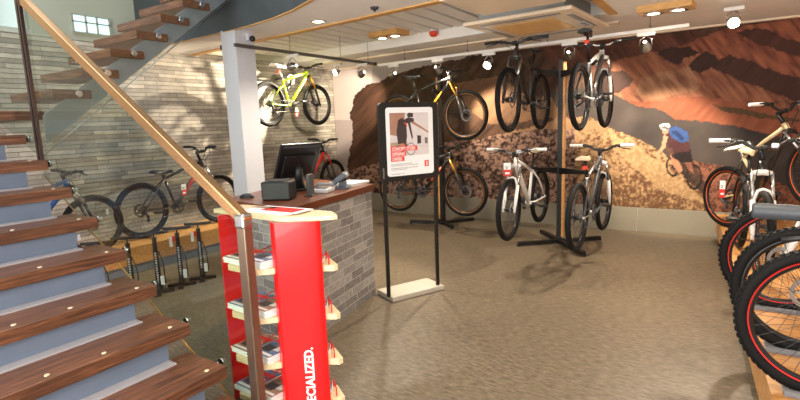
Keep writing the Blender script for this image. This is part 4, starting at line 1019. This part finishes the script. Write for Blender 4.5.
for y in (-.45, .45, 1.05):
    bm = nb(); add_tube(bm, [(0, y, .017), (0, y, .375)], .003, 5); obj('suspension_wire', bm, 'wirem', t)

def spot(x, y, z, target, power, label, angle=50, on=True, blend=.6, ring=True, rad=.04):
    t = thing('track_spotlight', label, 'spotlight', (x, y, z), group='track spotlights')
    bm = nb(); add_box(bm, (0, 0, -.035), (.17, .035, .036), bev=.004); obj('adapter', bm, 'trackw', t)
    dirv = (Vector(target)-Vector((x, y, z-.15))).normalized(); c = Vector((0, 0, -.15))
    u, v = frame_of(dirv)
    bm = nb()
    for s in (-1, 1): add_tube(bm, [(0, 0, -.05), (s*.055*u.x, s*.055*u.y, -.09), c+u*s*.058], .006, 6)
    obj('yoke', bm, 'steel', t)
    bm = nb(); add_tube(bm, [c-dirv*.055, c-dirv*.03, c+dirv*.025, c+dirv*.045], [.018, .03, .052, .054], 18, cap=False); hd = obj('lamp_head', bm, 'steel', t)
    bm = nb(); add_disc(bm, c+dirv*.033, dirv, .046, .004, 18); obj('lamp', bm, 'lampglow2' if on else 'grey', hd)
    if power:
        ld = bpy.data.lights.new('spot', 'SPOT'); ld.energy = power; ld.spot_size = math.radians(angle); ld.spot_blend = blend; ld.color = (1.0, 0.84, 0.63); ld.shadow_soft_size = rad
        lo = bpy.data.objects.new('spot_lamp', ld); COL.objects.link(lo); lo.location = Vector((x, y, z-.15))+dirv*.07
        lo.rotation_mode = 'QUATERNION'; lo.rotation_quaternion = dirv.to_track_quat('-Z', 'Y')
SP = 3.6
spot(-4.22, 5.62, TRK, (-6.1, 6.3, 1.9), 26*SP, 'spotlight near the end of the grey track, aimed at the lime green bike', 60)
spot(-5.35, 6.45, ZC, (-6.12, 4.1, 1.57), 270*SP, 'spotlight at the ceiling in the corner above the mural edge', 62, blend=.4, rad=.02)
spot(-4.22, 4.3, TRK, (-6.1, 4.2, 2.2), 10*SP, 'spotlight on the grey track nearest the column', 80)
spot(-4.0, tr_y(-4.0), TRK, (-5.75, 7.2, 1.9), 120*SP, 'leftmost spotlight of the white track, beside the black track end', 42)
spot(-3.25, tr_y(-3.25), TRK, (-2.85, 7.2, 1.5), 120*SP, 'spotlight of the white track above the front wheel of the black and yellow bike', 50)
spot(-2.5, tr_y(-2.5), TRK, (-3.1, 3.6, .4), 90*SP, 'spotlight of the white track left of the hung dark bike', 50)
spot(-1.5, tr_y(-1.5), TRK, (-1.5, 7.2, 1.75), 90*SP, 'spotlight of the white track above the tall black display post', 50)
spot(-.72, tr_y(-.72), TRK, (-.6, 7.2, 1.1), 105*SP, 'spotlight under the right end of the white track', 55)
t = None
spot(.02, 6.0, ZC+.0, (.5, 3.2, .6), 45*SP, 'glaring lit spotlight at the ceiling before the upper right of the mural', 90)

# ------------------------------------------------------------------ light of the place
def area(name, loc, rot, sx, sy, power, color):
    ld = bpy.data.lights.new(name, 'AREA'); ld.shape = 'RECTANGLE'; ld.size = sx; ld.size_y = sy; ld.energy = power; ld.color = color
    o = bpy.data.objects.new(name, ld); COL.objects.link(o); o.location = loc; o.rotation_euler = rot; return o
def pspot(loc, target, power, angle, color, rad=.06, blend=.8):
    ld = bpy.data.lights.new('downlight_lamp', 'SPOT'); ld.energy = power; ld.spot_size = math.radians(angle); ld.spot_blend = blend; ld.color = color; ld.shadow_soft_size = rad
    o = bpy.data.objects.new('downlight_lamp', ld); COL.objects.link(o); o.location = loc
    o.rotation_mode = 'QUATERNION'; o.rotation_quaternion = (Vector(target)-Vector(loc)).normalized().to_track_quat('-Z', 'Y')
WARM = (1.0, .87, .70)
pspot((-3.40, 3.85, 2.54), (-3.40, 3.85, 0), 160, 130, WARM)
pspot((-3.58, 5.35, 2.58), (-3.4, 5.6, 0), 200, 140, WARM); pspot((-.52, 5.5, 2.48), (-.7, 5.6, 0), 220, 140, WARM)
for x, y, wl in ((-.6, 3.6, 'over the middle of the shop floor'), (.9, 4.6, 'over the bikes at the far right'), (.9, 2.2, 'over the nearest bikes at right'), (-.7, 1.4, 'over the open floor nearest the viewer')):
    downlight(x, y, ZC, 'small lit downlight '+wl)
    pspot((x, y, 2.54), (x, y, 0), 70, 140, WARM)
# added fill lamp behind the camera, tilted up at the ceiling, and roof light over the stair void
area('front_fill', (-1.5, -1.6, 1.7), (math.radians(116), 0, 0), 6.5, 2.8, 400, (1.0, .97, .94))
area('rooflight', (-3.9, 1.2, 5.2), (0, 0, 0), 3.5, 3.5, 150, (.84, .93, 1.0))
w = bpy.data.worlds.new('world'); scene.world = w; w.use_nodes = True
w.node_tree.nodes['Background'].inputs[0].default_value = (1.0, .94, .86, 1); w.node_tree.nodes['Background'].inputs[1].default_value = 0.25
vs = scene.view_settings
scene.display_settings.display_device = 'sRGB'
vs.view_transform = 'Standard'; vs.look = 'None'; vs.gamma = 1.0; vs.use_curve_mapping = False; vs.exposure = 0.12
